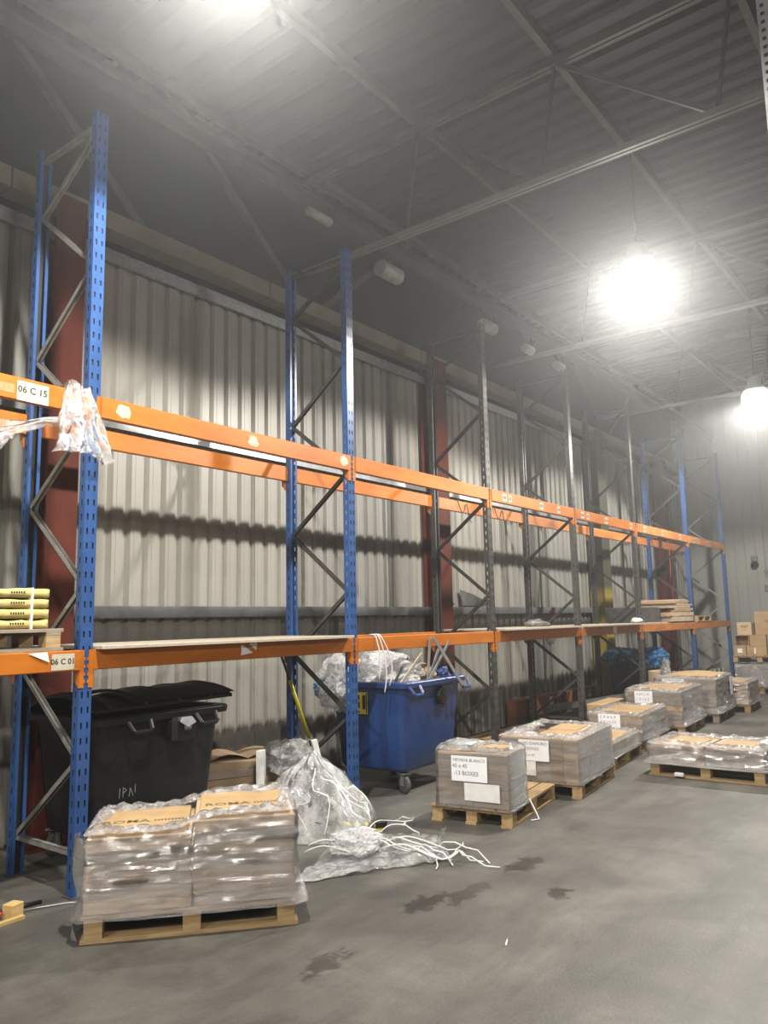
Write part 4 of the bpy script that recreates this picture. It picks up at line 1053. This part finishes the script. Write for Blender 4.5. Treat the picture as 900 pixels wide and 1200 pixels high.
for xx in (-0.45, 0, 0.45):
    for yy in (-0.37, 0, 0.33): MB().bbox(xx - .05, xx + .05, yy - .05, yy + .05, 0.02, 0.0995, 0.003).build('block', 'pallet_wood', o)
for yy in (-0.37, 0, 0.33): MB().box(-0.5, 0.5, yy - .05, yy + .05, 0, 0.0195).build('skid_board', 'pallet_wood', o)
tag(crumple(10.45, 0.02, 1.64, 0.13, 0.09, 0.05, 61, 18, 10).build('paper_clump', 'white_paper', None, True), 'clump of white paper on the shelf board by the fifth upright', 'paper')
tag(crumple(7.35, 0.35, 1.64, 0.22, 0.16, 0.06, 71, 18, 10).build('paper_clump', 'loose_film', None, True), 'clump of clear film on the third shelf board', 'plastic film')
tag(crumple(7.05, 0.0, 1.46, 0.10, 0.045, 0.10, 73, 16, 10).build('paper_clump', 'loose_film', None, True), 'wisp of clear film hanging from the third lower beam', 'plastic film')
# cords hanging over rear upper beam in far bays
for k, (xa, xb) in enumerate(((6.0, 6.35), (7.0, 7.35))):
    tag(MB().tube([(xa + (xb - xa) * t / 10, DR - 0.012, 3.36 - 0.30 * abs(math.sin(t / 10 * math.pi * 1.5)) * (0.4 + 0.06 * t)) for t in range(11)], 0.006, 5).build('looped_cable', 'black_part', None, True), ('black cord looped over the rear upper beam, third bay left', 'black cord looped over the rear upper beam, third bay right')[k], 'cord')
tag(MB().tube([(14.6, 0.70, 3.36), (14.63, 0.72, 2.6), (14.7, 0.72, 2.1), (14.85, 0.72, 1.75), (14.75, 0.72, 1.62)], 0.008, 6).build('red_cable', 'red_part', None, True), 'thin red cable hanging down in the far end bay', 'cable')
# bent dark sheet on the girt
m = MB().grid(12, 5, lambda u, v: (7.15 + 1.0 * u, YW - 0.08 + 0.04 * v - 0.06 * v * math.sin(u * 3), 1.915 + 0.26 * v * (1 - u) + 0.03 * abs(nz(u * 5, v * 3))))
tag(m.build('dark_scrap_sheet', 'dark_sheet', None), 'bent dark sheet lodged on the girt behind the third bay', 'scrap sheet')
tag(crumple(6.75, YW - 0.05, 1.96, 0.2, 0.04, 0.05, 81, 16, 8).build('dark_scrap_sheet', 'dark_sheet', None, True), 'small dark scrap on the girt near the red column', 'scrap sheet')

# ------------------------------------------------------------------ under the racks further back
# timber lengths on the floor behind the signed loads
for k in range(5):
    tag(MB().bbox(5.75 - 0.05 * k, 7.9 - 0.07 * k, 0.55 + 0.13 * (k % 3), 0.67 + 0.13 * (k % 3), 0.002 + 0.09 * (k // 3) + 0.0, 0.085 + 0.09 * (k // 3), 0.004).build('timber_length', 'pallet_wood', None), ('timber length on the floor under the third bay, front', 'timber length on the floor under the third bay, middle', 'timber length on the floor under the third bay, rear', 'timber length lying on the others, front', 'timber length lying on the others, rear')[k], 'timber', 'timber lengths under the rack')
# orange-brown long cartons leaning at the wall
for k, (a, b, lab) in enumerate(((8.2, 9.7, 'long brown carton at the wall foot, nearer one'), (9.75, 11.3, 'long brown carton at the wall foot, farther one'))):
    o = tag(empty('long_carton', ((a + b) / 2, 1.28, 0)), lab, 'carton', 'long cartons at the wall foot')
    MB().bbox(-(b - a) / 2, (b - a) / 2, -0.09, 0.09, 0.18, 0.44, 0.005).build('box', 'brown_board', o)
    MB().bbox(-(b - a) / 2, (b - a) / 2, -0.09, 0.09, 0.001, 0.178, 0.005).build('lower_box', 'carton_dark', o)
    MB().box((b - a) / 2 - 0.35, (b - a) / 2 - 0.22, -0.0915, -0.0895, 0.28, 0.40).build('white_tag', 'white_paper', o)
    MB().box((b - a) / 2 - 0.15, (b - a) / 2 - 0.09, -0.0915, -0.0895, 0.20, 0.43).build('black_band', 'ink', o)
# grey aluminium rail and dark tray on the floor
rl = MB(); rl.box(-1.48, 1.48, -0.03, 0.03, 0.0, 0.012); rl.box(-1.48, 1.48, -0.03, -0.022, 0.0, 0.10); rl.box(-1.48, 1.48, 0.022, 0.03, 0.0, 0.10)
tag(rl.build('metal_rail', 'galvanised', None, False, (9.6, 0.42, 0.30), R(-8)), 'long grey metal channel lying under the fourth bay', 'rail')
o = tag(empty('support_crate', (9.85, 0.42, 0)), 'low dark crate carrying the long grey channel', 'crate')
for k in range(3): MB().bbox(-0.4, 0.4, -0.26, 0.26, 0.0 + k * 0.1, 0.094 + k * 0.1, 0.006).build('layer', 'dark_sheet', o)
tr = MB(); tr.loft([rrect(0, 0, 0.46, 0.16, 0.06, 0.0), rrect(0, 0, 0.52, 0.20, 0.06, 0.28), rrect(0, 0, 0.56, 0.24, 0.06, 0.28), rrect(0, 0, 0.56, 0.24, 0.06, 0.255)], True, False); tr.loft([rrect(0, 0, 0.50, 0.18, 0.06, 0.28), rrect(0, 0, 0.44, 0.14, 0.06, 0.06)], False, True)
tag(tr.build('black_tray', 'black_plastic', None, False, (8.72, 0.22, 0), R(2)), 'black plastic tray on the floor behind the third signed load', 'tray')
tag(MB().bbox(-0.5, 0.5, -0.13, 0.11, 0.0, 0.49, 0.01).build('standing_carton', 'carton_light', None, False, (8.35, -0.20, 0), R(4)), 'brown carton standing behind the third signed load', 'carton')

# dark bin with blue sacks
o = tag(empty('wheeled_bin', (11.85, 0.60, 0), R(2)), 'dark waste bin topped with blue sacks under the fifth bay', 'waste bin')
bin_body(o, 1.1, 0.80, 'dark_bin', 0.92, 0.18, 0.03)
for (x, y) in ((-.38, -.28), (.38, -.28), (-.38, .28), (.38, .28)): caster(o, x, y, 0.3)
tag(crumple(11.45, 0.66, 0.97, 0.42, 0.36, 0.15, 91).build('blue_sack', 'blue_film', None, False), 'bright blue plastic sack heaped on the left of the dark bin', 'plastic sack')
tag(crumple(11.75, 0.20, 0.94, 0.40, 0.22, 0.18, 95).build('blue_sack', 'blue_film', None, False), 'bright blue plastic sack bulging over the right of the dark bin', 'plastic sack')
tag(MB().bbox(-0.26, 0.26, -0.11, 0.11, 0.0, 0.74, 0.008).build('tall_carton', 'carton', None, False, (11.5, 0.06, 0), R(2)), 'tall brown carton standing before the dark bin with blue sacks', 'carton')
tag(crumple(11.35, -0.12, 0.66, 0.16, 0.07, 0.26, 99).build('film_bundle', 'ruffle_film', None, False), 'white film hanging beside the tall brown carton under the blue sacks', 'plastic film')
# green-grey slatted panels and blue film in the last bay
o = tag(empty('panel_stack', (15.15, 0.40, 0), 0), 'stack of grey-green slatted panels at the rack end', 'panel stack')
for k in range(4):
    MB().bbox(-0.95, 0.95, -0.30, 0.30, k * 0.13, k * 0.13 + 0.05, 0.004).build('panel', 'green_grey', o)
    MB().bbox(-0.92, 0.92, -0.27, -0.20, k * 0.13 + 0.05, k * 0.13 + 0.128, 0.004).build('spacer', 'green_grey', o)
    MB().bbox(-0.92, 0.92, 0.20, 0.27, k * 0.13 + 0.05, k * 0.13 + 0.128, 0.004).build('spacer', 'green_grey', o)
    for q in range(6): MB().box(-0.9 + q * 0.34, -0.84 + q * 0.34, -0.29, -0.27, k * 0.13 + 0.05, k * 0.13 + 0.128).build('stud', 'label_paper', o)
tag(crumple(14.1, -0.14, 0.24, 0.36, 0.13, 0.22, 103).build('blue_sack', 'blue_film', None, False), 'blue film bundle on the floor before the grey-green panels', 'plastic sack')

# ------------------------------------------------------------------ far right stock
FX, FY = 15.7, -0.15      # left front corner of the pile
pallet(16.3, -0.72, 0, 'pallet on the floor under the pale wrapped load by the far wall', 1.2, 1.1)
w_ = tag(empty('wrapped_cartons', (16.3, -0.72, 0)), 'pale wrapped load by the far wall carrying a pallet of brown cartons', 'wrapped load', 'wrapped carton loads on pallets')
cartons(w_, [(-0.56, 0, -0.52, 0, 0.146, 0.40), (0.01, 0.56, -0.52, 0, 0.146, 0.40), (-0.56, 0, 0.01, 0.52, 0.146, 0.40), (0.01, 0.56, 0.01, 0.52, 0.146, 0.40), (-0.56, 0.56, -0.52, 0.52, 0.401, 0.62)], ['carton_grey'])
wrap(w_, -0.58, 0.58, -0.54, 0.54, 0.14, 0.63, 'wrap_film_heavy', 111, 0.02, 0.02, 0.3)
o = pallet(16.3, -0.72, 0, 'upper pallet carrying brown cartons by the far wall', 1.2, 1.1); o.location.z = 0.665
far = [(-0.55, 0.28, 0.52, 0.00, 0.20, 'carton_far', 'small brown carton with white label, lowest left of the far pile'),
       (-0.55, -0.15, 0.26, 0.00, 0.20, 'carton_far', 'brown carton with white tape, lowest middle of the far pile'),
       (-0.55, -0.50, -0.17, 0.00, 0.20, 'carton_far', 'brown carton at the lowest right of the far pile'),
       (-0.52, 0.20, 0.50, 0.202, 0.44, 'carton_far', 'open-ended brown carton, second row left of the far pile'),
       (-0.55, -0.15, 0.18, 0.202, 0.44, 'carton_far', 'plain brown carton, second row middle of the far pile'),
       (-0.53, -0.50, -0.17, 0.202, 0.44, 'carton_far', 'brown carton, second row right of the far pile'),
       (-0.50, 0.14, 0.44, 0.442, 0.72, 'carton', 'printed brown carton standing on top, left of the far pile'),
       (-0.52, -0.52, 0.06, 0.442, 0.95, 'carton_far', 'large brown carton on top of the far pile by the frame edge')]
for k, (x0_, y0_, y1_, z0_, z1_, m, lab) in enumerate(far):
    o = tag(empty('stock_carton', (16.3, -0.72, 0.665 + 0.146)), lab, 'carton', 'brown cartons piled by the far wall')
    if k == 3:
        f = MB(); f.box(x0_, x0_ + .5, y0_, y0_ + .012, z0_, z1_ - .002); f.box(x0_, x0_ + .5, y1_ - .012, y1_, z0_, z1_ - .002); f.box(x0_, x0_ + .5, y0_ + .012, y1_ - .012, z0_, z0_ + .012); f.box(x0_, x0_ + .5, y0_ + .012, y1_ - .012, z1_ - .014, z1_ - .002); f.box(x0_ + .3, x0_ + .31, y0_ + .012, y1_ - .012, z0_ + .012, z1_ - .014)
        f.build('box', m, o)
    else:
        MB().bbox(x0_, x0_ + 0.52, y0_, y1_, z0_ + .001, z1_ - .002, 0.005).build('box', m, o)
    yc, zc = (y0_ + y1_) / 2, (z0_ + z1_) / 2
    if k == 0: MB().box(x0_ - .002, x0_, yc - .05, yc + .05, zc - .045, zc + .045).build('white_label', 'white_paper', o)
    if k == 1: MB().box(x0_ - .002, x0_, yc + .02, yc + .05, zc - .06, zc + .06).build('white_tape', 'white_paper', o)
    if k in (6, 7):
        f = MB()
        for (a, b, c, d) in ((-.08, .08, .05, .065), (-.06, .06, .02, .032), (-.05, .03, -.03, -.02)): f.box(x0_ - .0015, x0_, yc + a, yc + b, zc + c, zc + d)
        f.build('printed_marks', 'carton_dark', o)
# loose pallet in front with scraps
pallet(14.95, -1.55, R(5), 'pale pallet with wrapped scraps lying before the far wall stock', 1.1, 0.9)
tag(MB().bbox(-0.4, 0.4, -0.35, 0.35, 0, 0.07, 0.01).build('flat_carton', 'wood_new', None, False, (14.95, -1.55, 0.146), R(5)), 'pale flat carton on the low pallet before the far wall stock', 'carton')
tag(crumple(14.85, -1.45, 0.25, 0.16, 0.14, 0.05, 121, 16, 8).build('film_bundle', 'ruffle_film', None, False), 'white film scrap on the low pallet before the far wall', 'plastic film')
tag(MB().bar((15.35, -0.75, 0.60), (15.20, -1.75, 0.12), 0.03, 0.03).build('metal_bar', 'brace_zinc'), 'thin grey bar leaning against the pale wrapped load by the far wall', 'bar')

# wall-mounted camera and conduit on the far wall
o = tag(empty('wall_camera', (XW1 - 0.02, -0.20, 2.93)), 'small dark camera mounted on the far wall', 'camera')
MB().lathe([(0.0, -0.16), (0.075, -0.13), (0.09, -0.05), (0.09, 0.0)], 16, axis='x').build('dome', 'black_part', o, True)
MB().bbox(-0.05, 0.0, -0.08, 0.08, 0.10, 0.22, 0.01).build('junction_box', 'tube_white', o)
o = tag(empty('wall_conduit', (XW1 - 0.02, -0.44, 0)), 'thin conduit with small switch box on the far wall', 'conduit')
MB().tube([(-0.02, 0, 2.6), (-0.02, 0, 3.85)], 0.012, 8).build('pipe', 'girt_steel', o)
MB().bbox(-0.06, 0.0, -0.05, 0.05, 2.28, 2.42, 0.01).build('switch_box', 'tube_white', o)
MB().bbox(-0.05, 0.0, -0.04, 0.04, 2.70, 2.80, 0.01).build('switch_box', 'tube_white', o)

# ------------------------------------------------------------------ end of the facing rack, top right
o = tag(empty('facing_rack', (1.43, -4.235, 0)), 'grey perforated post of the rack across the aisle, top right corner', 'pallet rack')
gm = post_mesh('upright_post', 'galvanised', 7.0, 0.10, 0.09, 0.025, (.16, .36)).mesh('upright_post', 'galvanised')
gm.materials.append(MATS['black_part']); gm.polygons[len(gm.polygons) - 1].material_index = 1  # added backing again, black for the shade behind the holes
q = put('upright_post', gm, o, (0, 0, 0)); q.rotation_euler.z = -math.pi / 2
q = put('upright_post', gm, o, (0, -1.0, 0)); q.rotation_euler.z = -math.pi / 2
for k in range(9):
    a, b = (-0.03, 0.4 + k * 0.7), (-0.97, 0.4 + (k + 1) * 0.7)
    if k % 2: a, b = (-0.97, 0.4 + k * 0.7), (-0.03, 0.4 + (k + 1) * 0.7)
    MB().bar((0, a[0], a[1]), (0, b[0], b[1]), 0.03, 0.03).build('brace', 'brace_zinc', o)
for y in (0, -1.0): MB().box(-0.07, 0.07, y - 0.07, y + 0.07, 0, 0.006).build('foot_plate', 'brace_zinc', o)
